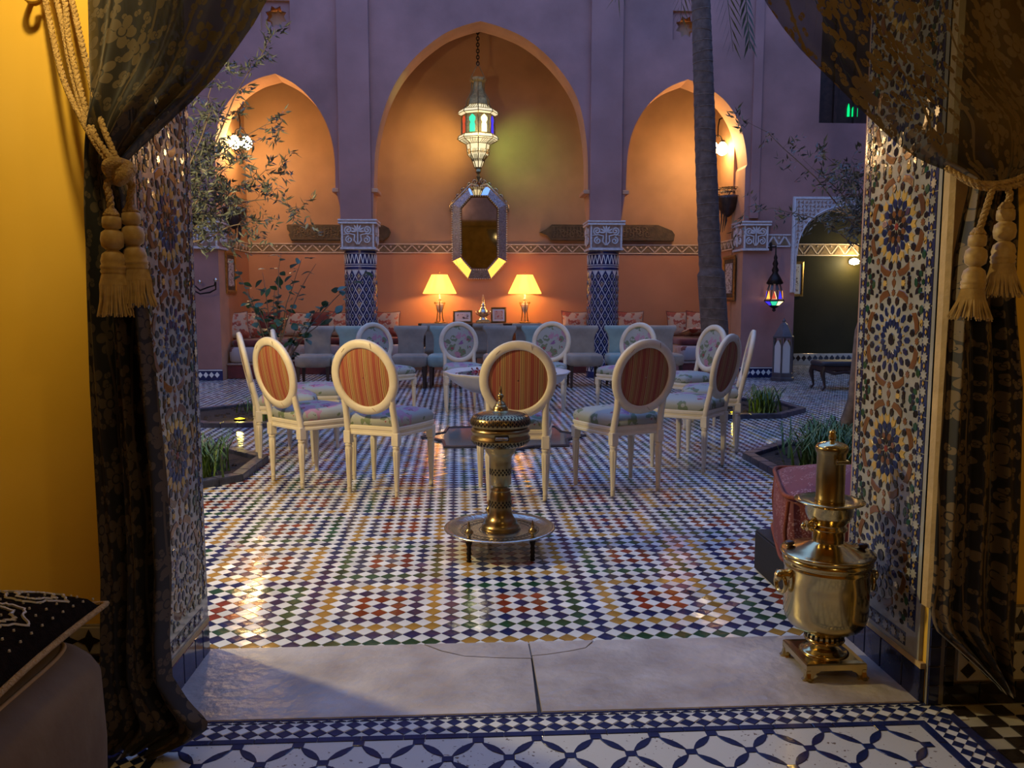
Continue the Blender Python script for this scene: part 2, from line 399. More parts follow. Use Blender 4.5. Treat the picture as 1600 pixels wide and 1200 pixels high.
def sbox(lo, hi, r, nseg=4, puff=0.0):
    """rounded cushion box grid as rings in z"""
    rs = []
    cx, cy, cz = [(lo[i] + hi[i]) / 2 for i in range(3)]; hx, hy, hz = [(hi[i] - lo[i]) / 2 for i in range(3)]
    n = 32
    for k in range(nseg * 2 + 3):
        t = -PI / 2 + PI * k / (nseg * 2 + 2)
        rz_ = cz + (hz - r) * (1 if math.sin(t) > 0 else -1 if math.sin(t) < 0 else 0) + r * math.sin(t)
        q = r * math.cos(t); ring = []
        bul = puff * math.cos(t)
        for j in range(n):
            a = 2 * PI * j / n
            ca, sa = math.cos(a), math.sin(a)
            e = 0.22
            x = math.copysign(abs(ca) ** e, ca); y = math.copysign(abs(sa) ** e, sa)
            ring.append((cx + x * (hx - r + q + bul * (1 - y * y)), cy + y * (hy - r + q + bul * (1 - x * x)), rz_))
        rs.append(ring)
    return rs

# ================================================================== SETTING
XL, XR = -0.902, 1.351           # doorway jamb faces
YW0, YW1 = 2.23, 2.715           # doorway wall, room face and courtyard face
CX = 0.31                        # axis of the fountain and the chair ring
FC = Vector((CX, 7.05, 0))
OCT = [(-2.35, 5.72, 0.90), (2.95, 5.62, 0.92), (-2.22, 8.50, 0.84), (2.90, 8.80, 0.84)]    # planters: centre, circumradius
POOL_R = 0.74
def in_oct(x, y, o, grow=0.0):
    ap = o[2] * math.cos(PI / 8) + grow
    return (np.abs(x - o[0]) < ap) & (np.abs(y - o[1]) < ap) & (np.abs(x - o[0]) + np.abs(y - o[1]) < ap * 1.41421)

# ---- courtyard floor: base + glazed square tiles laid on the diagonal
b = MB(); b.box((-6.6, 2.6, -0.12), (8.6, 17.0, -0.004))
floor = struct('floor', b, M_GROUT)
D = 0.0700
ang = math.radians(0.8)
GX, GY = -0.354, 3.092
ni, nj = 240, 190
ii, jj = np.meshgrid(np.arange(-96, 112), np.arange(-6, 168), indexing='ij')
ii = ii.ravel(); jj = jj.ravel()
def colour_of(i, j):
    i = i + 3; j = j + 3
    u = i % 8; v = j % 8
    ring = np.minimum(np.minimum(u, 6 - u), np.minimum(v, 6 - v))
    even = ((i // 8 + j // 8) % 2) == 0
    c = np.full(i.shape, 1)
    c = np.where((ring == 0) & (u < 7) & (v < 7), np.where(even, 3, 2), c)
    c = np.where((ring == 2), 4, c)
    return np.where((u == 7) | (v == 7), 1, c)
cols = colour_of(ii, jj)
cx = np.concatenate([ii * D, (ii + .5) * D]); cy = np.concatenate([jj * D, (jj + .5) * D])
cc = np.concatenate([cols, np.zeros_like(cols)])
X = GX + cx * math.cos(ang) - cy * math.sin(ang); Y = GY + cx * math.sin(ang) + cy * math.cos(ang)
keep = (Y > 2.69) & (Y < 14.9) & (X > -0.43 * Y - 0.9) & (X < 0.62 * Y + 0.6)
for o in OCT: keep &= ~in_oct(X, Y, o, -0.05)
keep &= (X - FC.x) ** 2 + (Y - FC.y) ** 2 > (POOL_R - 0.14) ** 2
X, Y, cc = X[keep], Y[keep], cc[keep]
rng = np.random.default_rng(3)
inframe = (np.abs(X - 0.232) < 0.5 + 0.42 * Y) & (X > XL - 0.05) & (X < XR + 0.05)
order = np.argsort(np.where(inframe, Y, 99))
near = np.zeros(len(X), bool); near[order[:300]] = True
FM = [G_WHITE, G_BLUE, G_GREEN, G_YELLOW, G_RED]
def tile_arrays(X, Y, ang, h):
    n = len(X)
    d = np.array([(h, 0), (0, h), (-h, 0), (0, -h)])
    R = np.array([[math.cos(ang), -math.sin(ang)], [math.sin(ang), math.cos(ang)]])
    d = d @ R.T
    V = np.zeros((n, 8, 3))
    sx = rng.normal(0, 0.013, n); sy = rng.normal(0, 0.013, n); dz = rng.normal(0, 0.0003, n)
    V[:, :4, :2] = d; V[:, 4:, :2] = d * 0.965
    V[:, 4:, 2] = sx[:, None] * V[:, 4:, 0] + sy[:, None] * V[:, 4:, 1] + dz[:, None]
    V[:, :4, 2] = -0.005
    V[:, :, 0] += X[:, None]; V[:, :, 1] += Y[:, None]
    F = np.array([(4, 5, 6, 7), (0, 1, 5, 4), (1, 2, 6, 5), (2, 3, 7, 6), (3, 0, 4, 7)])
    return V.reshape(-1, 3), (F[None] + (np.arange(n) * 8)[:, None, None]).reshape(-1, 4)
def np_mesh(name, V, F, mi, mats):
    me = bpy.data.meshes.new(name)
    me.vertices.add(len(V)); me.vertices.foreach_set('co', V.astype(np.float32).ravel())
    me.loops.add(F.size); me.loops.foreach_set('vertex_index', F.astype(np.int32).ravel())
    me.polygons.add(len(F)); me.polygons.foreach_set('loop_start', np.arange(0, F.size, 4, dtype=np.int32))
    me.polygons.foreach_set('material_index', mi.astype(np.int32))
    for m in mats: me.materials.append(m)
    me.polygons.foreach_set('use_smooth', np.zeros(len(F), dtype=bool))
    me.update(calc_edges=True); me.validate()
    return me
far = ~near
V, F = tile_arrays(X[far], Y[far], ang, D / 2 * 0.982)
stuff(link('glazed_tiles', np_mesh('glazed_tiles', V, F, np.repeat(cc[far], 5), FM), floor))
tm = []
for m in FM:
    V, F = tile_arrays(np.zeros(1), np.zeros(1), ang, D / 2 * 0.982); V[4:, 2] = 0
    tm.append(np_mesh('tile', V, F, np.zeros(5), [m]))
for x, y, c in zip(X[near], Y[near], cc[near]):
    link('tile', tm[c], floor, (x, y, random.gauss(0, .0003)), (random.gauss(0, .013), random.gauss(0, .013), 0))

# ---- doorway sill: two travertine slabs with a crack
sill = MB(); sill.box((XL, YW0, -0.12), (XR, YW1 + 0.005, -0.022))
sill = struct('trim_1', sill, M_GROUT)
def slab(poly, top=0.004):
    b = MB(); n = len(poly); c = (sum(p[0] for p in poly) / n, sum(p[1] for p in poly) / n)
    b.rings([[(x, y, -0.02) for x, y in poly], [(x, y, top - 0.003) for x, y in poly],
             [(x + (c[0] - x) * 0.004, y + (c[1] - y) * 0.008, top) for x, y in poly]], 0, False, True)
    return b
jx0, jx1 = 0.208, 0.196
cr1 = [(jx0, 2.585), (0.10, 2.595), (-0.02, 2.615), (-0.10, 2.66), (-0.16, YW1 + .004)]
part('stone_slab', slab([(XL, YW0), (jx0 - .012, YW0), (jx0 - .003, 2.582), (0.10, 2.592), (-0.02, 2.612), (-0.10, 2.656), (-0.17, YW1 + .004), (XL, YW1 + .004)]), M_TRAV, sill)
part('stone_slab', slab([(-0.163, YW1 + .004), (-0.097, 2.660), (-0.02, 2.616), (0.10, 2.596), (jx0 - .003, 2.586), (0.203, YW1 + .004)]), M_TRAV, sill)
part('stone_slab', slab([(jx0 + .001, YW0), (XR, YW0), (XR, YW1 + .004), (0.445, YW1 + .004), (0.40, 2.655), (0.35, 2.635), (0.26, 2.61), (jx0 + .0015, 2.603)]), M_TRAV, sill)
part('stone_slab', slab([(jx0 + .001, 2.607), (0.26, 2.614), (0.35, 2.640), (0.40, 2.660), (0.437, YW1 + .004), (jx0, YW1 + .004)]), M_TRAV, sill)
b = MB()
for x, y in ((0.70, 2.50), (1.05, 2.47), (-0.4, 2.4)): pass

# ---- room floor: mosaic carpet with border
rf = MB(); rf.box((-2.7, -2.6, -0.12), (3.0, YW0, -0.004))
rfloor = struct('floor_2', rf, G_CREAM)
def flat_tile(poly, m, top=0.0, parent=None, name='tile', cache={}):
    b = MB(); b.prism(poly, -0.004, top, 0, ch=0.0008)
    return part(name, b, m, parent)
TC = {}
def put_tile(key, poly, m, x, y, rz=0, parent=None, top=0.0):
    """shared mesh tile lying on the floor"""
    k = (key, m.name)
    if k not in TC:
        b = MB(); b.prism(poly, -0.0038, 0.0005 + top, 0, ch=0.0008); TC[k] = b.mesh('tile', m)
    big = 'base' in key or key == 'sband'
    g = 0 if big else .006
    return link('ground_strip' if big else 'tile', TC[k], parent, (x, y, -0.0012 if big else random.gauss(0, .0002)), (random.gauss(0, g), random.gauss(0, g), rz))
def rect(a, b_): return [(-a, -b_), (a, -b_), (a, b_), (-a, b_)]
def rhomb(a, b_): return [(a, 0), (0, b_), (-a, 0), (0, -b_)]
bxL, bxR = -0.83, 1.28
rest = MB()       # pieces past the limit, joined
# white ground band under the diamonds
put_tile('bandbase', rect((1.44 + 0.99) / 2, 0.041), G_WORN, (1.44 - 0.99) / 2, 2.172, parent=rfloor)
put_tile('linebase', rect((1.44 + 0.99) / 2, 0.0065), G_WHITE, (1.44 - 0.99) / 2, 2.2195, parent=rfloor, top=-0.0004)
n = 0
x = -0.95
while x < 1.42:      # thin lines of blue strips at the sill
    put_tile('ln', rect(0.0330, 0.0035), G_BLUE, x + .03, 2.2265, parent=rfloor, top=0.0006)
    x += 0.068
x = -0.95
tri = [(-0.017, -0.004), (0.017, -0.004), (0, 0.004)]
while x < 1.42:
    rest.prism([(p[0] + x, p[1] + 2.2165) for p in tri], -0.003, 0.0012, 0); x += 0.036
P = 0.0475
k = 0; x = -0.95
while x < 1.40:
    put_tile('dm', rhomb(P / 2 * .96, 0.0195), G_BLUE, x, 2.1925, parent=rfloor, top=0.0008)
    put_tile('dm', rhomb(P / 2 * .96, 0.0195), G_BLUE, x + 0.002, 2.1525, parent=rfloor, top=0.0008)
    put_tile('dw', rhomb(P / 2 * .90, 0.0185), G_WHITE, x + P / 2, 2.1725, parent=rfloor, top=0.0012)
    x += P
x = bxL
while x < bxR - .01:
    L_ = min(random.choice([0.10, 0.118, 0.112, 0.06]), bxR - x)
    flat_tile([(x + .001, 2.108), (x + L_ - .001, 2.108), (x + L_ - .001, 2.131), (x + .001, 2.131)], G_BLUE, 0.001, rfloor); x += L_
put_tile('fieldbase', rect((bxR - bxL) / 2, 0.70), G_WORN, (bxR + bxL) / 2, 1.408, parent=rfloor)
PX, PY = 0.163, 0.088
sqp = rect(0.0155, 0.0125)
def lens(Lh, wd, n=5):
    up = [(-Lh + 2 * Lh * i / n, wd * math.sin(PI * i / n)) for i in range(n + 1)]
    return up + [(x, -y) for x, y in reversed(up[1:-1])]
rowi = 0; y = 2.094
ln_ = math.hypot(PX / 2, PY); la = math.atan2(PY, PX / 2)
while y > 1.60:
    off = 0.0 if rowi % 2 == 0 else PX / 2
    x = bxL + 0.035 + off
    while x < bxR - 0.01:
        if y > 1.78:
            put_tile('sq', sqp, G_BLUE, x, y, parent=rfloor, top=0.0008)
            if x + PX / 2 < bxR: put_tile('lens', lens(ln_ * 0.40, 0.0125), G_BLUE, x + PX / 4, y - PY / 2, -la, rfloor, 0.0008)
            if x - PX / 2 > bxL: put_tile('lens', lens(ln_ * 0.40, 0.0125), G_BLUE, x - PX / 4, y - PY / 2, la, rfloor, 0.0008)
        x += PX
    y -= PY; rowi += 1
for s, xi in ((1, bxR), (-1, bxL)):       # side borders running into the room
    y = 2.131
    while y > 1.3:
        L_ = 0.115
        flat_tile([(xi - (.0 if s > 0 else .026), y - L_), (xi + (.026 if s > 0 else 0), y - L_), (xi + (.026 if s > 0 else 0), y - .002), (xi - (0 if s > 0 else .026), y - .002)], G_BLUE, 0.001, rfloor)
        y -= L_
    xc = xi + s * 0.066
    put_tile('sband', rect(0.038, 0.42), G_WHITE, xc, 1.71, parent=rfloor)
    y = 2.12
    while y > 1.5:
        for q in (-1, 1): put_tile('sd', rhomb(0.0185, 0.0195), G_BLUE, xc + q * .019, y, parent=rfloor, top=0.0008)
        y -= 0.0395
    y = 2.20
    while y > 1.3:
        xo = xi + s * 0.104
        flat_tile([(min(xo, xo + s * .03), y - .115), (max(xo, xo + s * .03), y - .115), (max(xo, xo + s * .03), y - .002), (min(xo, xo + s * .03), y - .002)], G_NAVY, 0.001, rfloor)
        y -= 0.115
    for a in range(7):
        for c in range(9):
            xx = xi + s * (0.165 + a * 0.058); yy = 2.175 - c * 0.058
            if (a + c) % 2 == 0: put_tile('ck', rect(0.028, 0.028), G_BLACK, xx, yy, parent=rfloor, top=0.0008)
stuff(part('edge_triangles', rest, G_BLUE, rfloor))

# ---- doorway wall
HD = 2.62
def wall_box(name, lo, hi, m, parent=None):
    b = MB(); b.box(lo, hi); return struct(name, b, m, parent)
wl = wall_box('wall_doorway_left', (-2.7, YW0, -0.1), (XL - 0.012, YW1, 3.1), M_YELLOW)
wr = wall_box('wall_doorway_right', (XR + 0.012, YW0, -0.1), (3.0, YW1, 3.1), M_YELLOW)
wall_box('wall_doorway_lintel', (XL - 0.012, YW0, HD), (XR + 0.012, YW1, 3.1), M_YELLOW)
wall_box('wall_courtyard_near', (-6.3, YW1 - 0.01, -0.1), (XL - 0.012, YW1 + 0.03, 7.6), M_PINK)
wall_box('wall_courtyard_near_right', (XR + 0.012, YW1 - 0.01, -0.1), (7.2, YW1 + 0.03, 7.6), M_PINK)
wall_box('wall_courtyard_near_top', (XL - 0.012, YW1 - 0.01, HD), (XR + 0.012, YW1 + 0.03, 7.6), M_PINK)
wall_box('wall_room_left', (-2.8, -2.6, -0.1), (-2.7, YW1, 3.1), M_YELLOW)
wall_box('wall_room_right', (3.0, -2.6, -0.1), (3.1, YW1, 3.1), M_YELLOW)
wall_box('wall_room_back', (-2.8, -2.7, -0.1), (3.1, -2.6, 3.1), M_YELLOW)
wall_box('ceiling_room', (-2.8, -2.7, 3.1), (3.1, YW0 + 0.1, 3.2), M_CEIL)

# ---- jambs faced in cut tile mosaic
def star_poly(n, r, k=0.55, rot=0):
    return [((r if i % 2 == 0 else r * k) * math.cos(rot + PI * i / n), (r if i % 2 == 0 else r * k) * math.sin(rot + PI * i / n)) for i in range(2 * n)]
SH = {
    'kite': [(-1, 0), (-.2, -.60), (.4, -.68), (1, 0), (.4, .68), (-.2, .60)],
    'petal': [(-1, 0), (-.4, -.72), (.5, -.72), (1, 0), (.5, .72), (-.4, .72)],
    'hexl': [(-1, 0), (-.5, -.55), (.5, -.55), (1, 0), (.5, .55), (-.5, .55)],
    'arrow': [(-1, 0), (-.3, -.75), (1, -.62), (.45, 0), (1, .62), (-.3, .75)],
    'bar': [(-1, -.34), (.0, -.20), (1, -.34), (.78, .30), (0, .46), (-.78, .30)],
    'star': star_poly(8, 1, .62), 'star5': star_poly(5, 1, .5), 'dia': rhomb(1, .62), 'oct': star_poly(4, 1, 1.0),
}
def rosette(kind):
    out = []
    def ringp(shape, m, r, size, n, off=0.0, turn=0.0):
        for i in range(n):
            a = 2 * PI * (i + off) / n
            out.append((shape, m, r * math.cos(a), r * math.sin(a), a + turn, size))
    if kind == 0:
        out.append(('star', G_RED, 0, 0, 0, .0125))
        ringp('kite', G_BLACK, .0265, .0115, 8)
        ringp('petal', G_BROWN, .043, .0105, 8, .5)
        ringp('petal', G_BLACK, .050, .0110, 8, 0)
        ringp('kite', G_BLUE, .0715, .0155, 16, .5)
        ringp('arrow', G_GOLD, .0975, .0155, 16, 0)
        ringp('petal', G_BLACK, .1235, .0125, 16, .5)
    else:
        out.append(('oct', G_BLACK, 0, 0, 0, .0185)); out.append(('oct', G_BLACK, 0, 0, PI / 4, .0185))
        ringp('kite', G_BLUE, .052, .013, 16, .5)
        ringp('dia', G_GOLD, .072, .0060, 16, .5)
        ringp('hexl', G_BLUE, .093, .0150, 16, 0)
        ringp('petal', G_BLACK, .1225, .0125, 16, .5)
    for i in range(8):
        a = 2 * PI * (i + .5) / 8
        out.append(('bar', G_BROWN, .147 * math.cos(a), .147 * math.sin(a), a - PI / 2, .036))
        a = 2 * PI * i / 8
        out.append(('star', G_BROWN, .1475 * math.cos(a), .1475 * math.sin(a), 0, .0115))
    for sx in (-1, 1):
        for sy in (-1, 1):
            for (x, y, sh, m, s_, r) in ((.128, .1775 - .0, 'hexl', G_GREEN, .014, PI / 2), (.160, .135, 'petal', G_BLACK, .0115, .9), (.135, .150, 'kite', G_BLACK, .0110, .8),
                                         (.090, .165, 'kite', G_BLACK, .010, 1.2), (.162, .095, 'petal', G_GREEN, .012, 1.45), (.166, .055, 'hexl', G_GOLD, .011, 1.57), (.163, .020, 'petal', G_BLACK, .010, .5)):
                if x > .125 and abs(y - .1775) < .001 and sy < 0: continue
                out.append((sh, m, sx * x, sy * y, (r if sx * sy > 0 else PI - r), s_))
    for sx in (-1, 1):
        for sy in (-1, 1):
            out.append(('star', G_GREEN, sx * .166, sy * .1775, 0, .009)) if sy > 0 else None
            for i in range(12):
                a = 2 * PI * (i + .5) / 12; x = sx * .1775 + .036 * math.cos(a); y = sy * .1775 + .036 * math.sin(a)
                if abs(x) < .168 and abs(y) <= .1775: out.append(('petal', (G_BLACK, G_GREEN, G_BLACK)[i % 3], x, y, a, .0095))
            for a in (.32, .50, .64, .93, 1.07, 1.25):
                r_ = .172; out.append(('kite', G_BLACK, sx * r_ * math.cos(a), sy * r_ * math.sin(a), (a if sx * sy > 0 else -a) + PI / 2, .0085)) if r_ * math.cos(a) < .166 else None
    for x, sh, m, s_ in ((0, 'kite', G_BROWN, .013), (.055, 'star', G_GOLD, .0125), (-.055, 'star', G_GOLD, .0125), (.088, 'petal', G_BLACK, .010), (-.088, 'petal', G_BLACK, .010)):
        out.append((sh, m, x, .1775, PI / 2, s_))
    return out
ZC = {}
def ZG(sh): return {'kite': 1.22, 'petal': 1.25, 'hexl': 1.15, 'arrow': 1.15, 'bar': 1.0, 'star': 1.12}.get(sh, 1.1)
def zmesh(sh, m, s_):
    k = (sh, m.name, round(s_, 5))
    if k not in ZC:
        b = MB(); b.prism([(x * s_ * ZG(sh), y * s_ * ZG(sh)) for x, y in SH[sh]], 0, 0.0022, 0, ch=0.0008); ZC[k] = b.mesh('tile', m)
    return ZC[k]
def jamb(name, xf, side):
    """side -1: faces -X (right jamb), +1: faces +X (left jamb)"""
    yc = 2.492
    ax = Vector((0, 1, 0)) if side > 0 else Vector((0, -1, 0)); az = Vector((side, 0, 0))
    B = Matrix((ax, (0, 0, 1), az)).transposed().to_4x4()
    def place(x, y, rz): return Matrix.Translation((xf, yc, 0)) @ B @ Matrix.Translation((x, y, 0)) @ Matrix.Rotation(rz, 4, 'Z')
    w_ = MB()
    lo, hi = (xf - 0.012, xf) if side > 0 else (xf, xf + 0.012)
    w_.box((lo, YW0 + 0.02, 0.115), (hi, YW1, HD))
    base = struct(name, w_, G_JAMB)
    strip = MB()
    for c in (-0.1955, 0.1955):
        for i in range(22):
            z0 = 0.20 + i * 0.11
            strip.add([(c - .021, z0, 0), (c + .021, z0, 0), (c + .021, z0 + .108, 0), (c - .021, z0 + .108, 0), (c - .0205, z0 + .0005, .0014), (c + .0205, z0 + .0005, .0014), (c + .0205, z0 + .1075, .0014), (c - .0205, z0 + .1075, .0014)],
                      [(4, 5, 6, 7), (0, 1, 5, 4), (1, 2, 6, 5), (2, 3, 7, 6), (3, 0, 4, 7)], 0, False, place(0, 0, 0))
    for i in range(4):
        y0 = -.17 + i * .085
        strip.add([(y0, .136, 0), (y0 + .083, .136, 0), (y0 + .083, .178, 0), (y0, .178, 0), (y0 + .0005, .1365, .0014), (y0 + .0825, .1365, .0014), (y0 + .0825, .1775, .0014), (y0 + .0005, .1775, .0014)],
                  [(4, 5, 6, 7), (0, 1, 5, 4), (1, 2, 6, 5), (2, 3, 7, 6), (3, 0, 4, 7)], 0, False, place(0, 0, 0))
    part('border_strip', strip, G_NAVY, base)
    pcs = []
    for r in range(7):
        zc = 0.373 + 0.3545 * r
        for sh, m, x, y, a, s_ in rosette(1 if r % 2 == 0 else 0): pcs.append((sh, m, x, y + zc, a, s_))
    for c in (-0.1955, 0.1955):
        for i in range(42):
            z0 = 0.225 + i * 0.0507
            pcs.append(('star', G_JAMB, c, z0, PI / 8, .0165)); pcs.append(('dia', G_GOLD, c, z0 + .0253, PI / 2, .0075))
    for i in range(7): pcs.append(('star', G_JAMB, -.15 + i * .05, .157, PI / 8, .0165))
    pcs.sort(key=lambda p: abs(p[3] - 0.95) + (0.5 if p[5] < .0105 else 0))
    rest = {}
    for i, (sh, m, x, y, a, s_) in enumerate(pcs):
        T = place(x, y, a + (0 if True else 0)) @ Matrix.Translation((0, 0, 0.0016 if (abs(x) > .185 or y < .17) else 0)) @ Euler((random.gauss(0, .03), random.gauss(0, .03), 0)).to_matrix().to_4x4()
        if i < 300:
            o = link('tile', zmesh(sh, m, s_), base); o.matrix_local = T
        else:
            rest.setdefault(m, MB()).prism([(px * s_ * ZG(sh), py * s_ * ZG(sh)) for px, py in SH[sh]], 0, 0.0022, 0, M=T, ch=0.0008)
    for m, mb in rest.items(): stuff(part('small_mosaic_tiles', mb, m, base))
    # cream line and blue tile foot
    b = MB(); b.box((xf - (0.012 if side > 0 else .004), YW0, 0.105), (xf + (0.004 if side > 0 else .012), YW1, 0.122)); part('plaster_line', b, M_EDGE, base)
    y = YW0
    for L_ in (0.10, 0.13, 0.105, 0.075, 0.07):
        b = MB(); b.box((xf - (0.012 if side > 0 else .005), y + .002, -0.02), (xf + (.005 if side > 0 else .012), min(y + L_ - .003, YW1), 0.103), ch=.002)
        part('tile', b, G_NAVY, base); y += L_
    # plaster edge strip round the corner to the room
    b = MB()
    for z in (0,):
        x0, x1 = (xf - .055, xf) if side > 0 else (xf, xf + .055)
        prof = [(x0, YW0 - 0.010), (x0 + .004, YW0 - .022), (x1 - .010, YW0 - .022), (x1, YW0 - .008), (x1, YW0 + .028), (x0, YW0 + .028)] if side > 0 else \
               [(x1, YW0 - 0.010), (x1, YW0 + .028), (x0, YW0 + .028), (x0, YW0 - .008), (x0 + .010, YW0 - .022), (x1 - .004, YW0 - .022)]
        b.rings([[(px, py, zz) for px, py in prof] for zz in (0.30, 0.8, 1.4, HD)], 0, False, True)
    part('plaster_edge', b, M_EDGE, base)
    return base
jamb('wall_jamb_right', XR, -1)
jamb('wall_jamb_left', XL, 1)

# ---- tile dado on the room face of the doorway wall
def dado(name, x0, x1, corner):
    b = MB(); b.box((x0, YW0 - 0.012, 0), (x1, YW0, 0.30)); base = struct(name, b, M_GROUT)
    def t(xa, xb, za, zb, m, rz=None):
        q = MB(); q.box((xa + .0015, YW0 - .018, za + .0015), (xb - .0015, YW0 - .011, zb - .0015), ch=.0012); part('tile', q, m, base)
    s = 1 if corner == 'l' else -1
    xs = x0 if s > 0 else x1
    def r(a, b_): return (xs + s * a, xs + s * b_) if s > 0 else (xs + s * b_, xs + s * a)
    z = 0.0
    for i in range(5):
        a = r(0, .036); t(a[0], a[1], z, z + .06, G_NAVY); a = r(.048, .080); t(a[0], a[1], z if i else .07, z + .06, G_BLACK); z += .06
    x = .05
    wid = x1 - x0
    while x < wid - .02:
        L_ = min(.11, wid - x); a = r(x, x + L_); t(a[0], a[1], 0, .068, G_BLACK)
        a = r(max(x, .085), x + L_); t(a[0], a[1], .195, .215, G_BLACK); x += L_
    a = r(.088, wid); t(a[0], a[1], .072, .192, G_CREAM); t(a[0], a[1], .218, .298, G_CREAM)
    x = .12
    while x < wid - .03:
        for zz in (.105, .158):
            q = MB(); q.add([], []); q.prism(rhomb(.024, .024), 0, .002, 0, M=Matrix.Translation((xs + s * x, YW0 - .018, zz)) @ Matrix.Rotation(PI / 2, 4, 'X'), ch=.0006); part('tile', q, G_BLACK, base)
        q = MB(); q.prism(star_poly(4, .034, .45), 0, .002, 0, M=Matrix.Translation((xs + s * (x + .03), YW0 - .018, .258)) @ Matrix.Rotation(PI / 2, 4, 'X'), ch=.0006); part('tile', q, G_BLACK, base)
        x += .062
dado('trim_dado_right', XR + 0.012, 2.1, 'l')
dado('trim_dado_left', -1.7, XL - 0.012, 'r')

# ---- courtyard facade with three pointed arches
YF, YB = 12.5, 12.98      # facade front and back
YA = 14.2                 # alcove back wall
def wf(px, py): v = W(px, py, YF); return (v.x, v.z)
AX0, AX1 = -3.79, 4.31
COLW = [(-1.924, -1.434), (1.883, 2.389)]
def curve(pts, n=5):
    out = []
    P_ = [Vector(p) for p in pts]
    for i in range(len(P_) - 1):
        p0 = P_[max(i - 1, 0)]; p1 = P_[i]; p2 = P_[i + 1]; p3 = P_[min(i + 2, len(P_) - 1)]
        for k in range(n):
            t = k / n
            out.append(tuple(0.5 * ((2 * p1) + (-p0 + p2) * t + (2 * p0 - 5 * p1 + 4 * p2 - p3) * t * t + (-p0 + 3 * p1 - 3 * p2 + p3) * t ** 3)))
    out.append(tuple(P_[-1])); return out
def arch(left, right):
    """left: spring->apex pixel points, right: apex->spring"""
    return curve([wf(*p) for p in left]) + curve([wf(*p) for p in right])[1:]
A1 = arch([(337, 262), (336, 225), (341, 192), (353, 165), (373, 141), (400, 124), (430, 115)], [(430, 115), (460, 131), (485, 154), (504, 181), (517, 214), (523, 250), (524, 292)])
A2 = arch([(584, 295), (586, 240), (594, 193), (608, 150), (628, 114), (656, 82), (692, 54), (724, 40), (751, 33)], [(751, 33), (782, 42), (818, 58), (852, 84), (881, 117), (901, 151), (912, 190), (918, 240), (919, 295)])
A3 = arch([(978, 295), (980, 250), (986, 214), (998, 185), (1017, 159), (1044, 137), (1075, 124)], [(1075, 124), (1108, 138), (1135, 160), (1154, 190), (1164, 225), (1168, 262)])
A1[0] = (AX0, A1[0][1]); A3[-1] = (AX1, A3[-1][1])
SURX = (5.143, 7.2)
zc = 2.452
A4 = curve([(5.16, 1.9), (5.19, 2.15), (5.33, 2.42), (5.60, 2.60), (5.90, 2.68)]) + curve([(5.90, 2.68), (6.2, 2.60), (6.5, 2.38), (6.62, 2.1), (6.64, 1.9)])[1:]
outline = [(-6.3, -0.1), (AX0, -0.1)] + A1 + [(COLW[0][0] + .02, zc), (COLW[0][1] - .02, zc)] + A2 + [(COLW[1][0] + .02, zc), (COLW[1][1] - .02, zc)] + A3 + [(AX1, -0.1), (5.16, -0.1)] + A4 + [(6.64, -0.1), (7.4, -0.1), (7.4, 7.6), (-6.3, 7.6)]
nich = [wf(1060, 15), wf(1083, 15), wf(1083, 58), wf(1060, 58)]
def star_hole(cx_, cz_, r): return [(cx_ + x, cz_ + y) for x, y in star_poly(8, r, .70, PI / 8)] 
NL = (wf(430, 24)[0], wf(430, 24)[1]); NR = (wf(1073, 40)[0], wf(1073, 40)[1])
hn = 0.215
holes = [[(c[0] - hn, c[1] - hn), (c[0] + hn, c[1] - hn), (c[0] + hn, c[1] + hn), (c[0] - hn, c[1] + hn)] for c in (NL, NR)]
winr = [(5.45, 3.97), (6.9, 3.97), (6.9, 6.4), (5.45, 6.4)]
holes.append(winr)
def plate(outline, holes, y0, y1, reveal_mi=1):
    b = MB(); loops = [outline] + holes
    flat = [p for l in loops for p in l]
    tris = tessellate_polygon([[Vector((x, z, 0)) for x, z in l] for l in loops])
    b.add([(x, y0, z) for x, z in flat], tris, 0); b.add([(x, y1, z) for x, z in flat], [tuple(reversed(t)) for t in tris], 0)
    for l in loops:
        n = len(l)
        vs = [(x, y0, z) for x, z in l] + [(x, y1, z) for x, z in l]
        b.add(vs, [(i, (i + 1) % n, n + (i + 1) % n, n + i) for i in range(n)], reveal_mi)
    return b
fac = struct('wall_facade', plate(outline, holes, YF, YB), [M_PINK, M_REVEAL])
bpy.context.view_layer.update()
for c in (NL, NR):      # recessed star vents
    b = plate([(c[0] - hn, c[1] - hn), (c[0] + hn, c[1] - hn), (c[0] + hn, c[1] + hn), (c[0] - hn, c[1] + hn)], [star_hole(c[0], c[1], .165)], YF + .05, YF + .09, 0)
    part('star_vent', b, M_PINK, fac)
    b = MB(); b.prism([(x * 1.0, y) for x, y in star_poly(8, .14, .7)], 0, .01, 0, M=Matrix.Translation((c[0], YF + .2, c[1])) @ Matrix.Rotation(PI / 2, 4, 'X')); part('vent_glow', b, M_REVEAL, fac)
for (x0, x1) in [COLW[0], COLW[1]]:       # flat pilasters over the columns
    b = MB(); b.box((x0 - .01, YF - 0.07, zc - .005), (x1 - .03, YF + .01, 7.6), ch=.004); part('pilaster', b, M_PINK2, fac)
b = MB(); b.box((AX1 + .08, YF - .04, 2.5), (AX1 + .22, YF + .01, 7.6), ch=.004); part('pilaster', b, M_PINK2, fac)
for x, s in ((-2.007, -1), (-1.415, 1), (1.83, -1), (2.44, 1)):       # small impost ledges
    b = MB(); b.box((x - .05, YF - .015, 2.86), (x + .05, YB, 2.92), ch=.006); part('impost', b, M_REVEAL, fac)
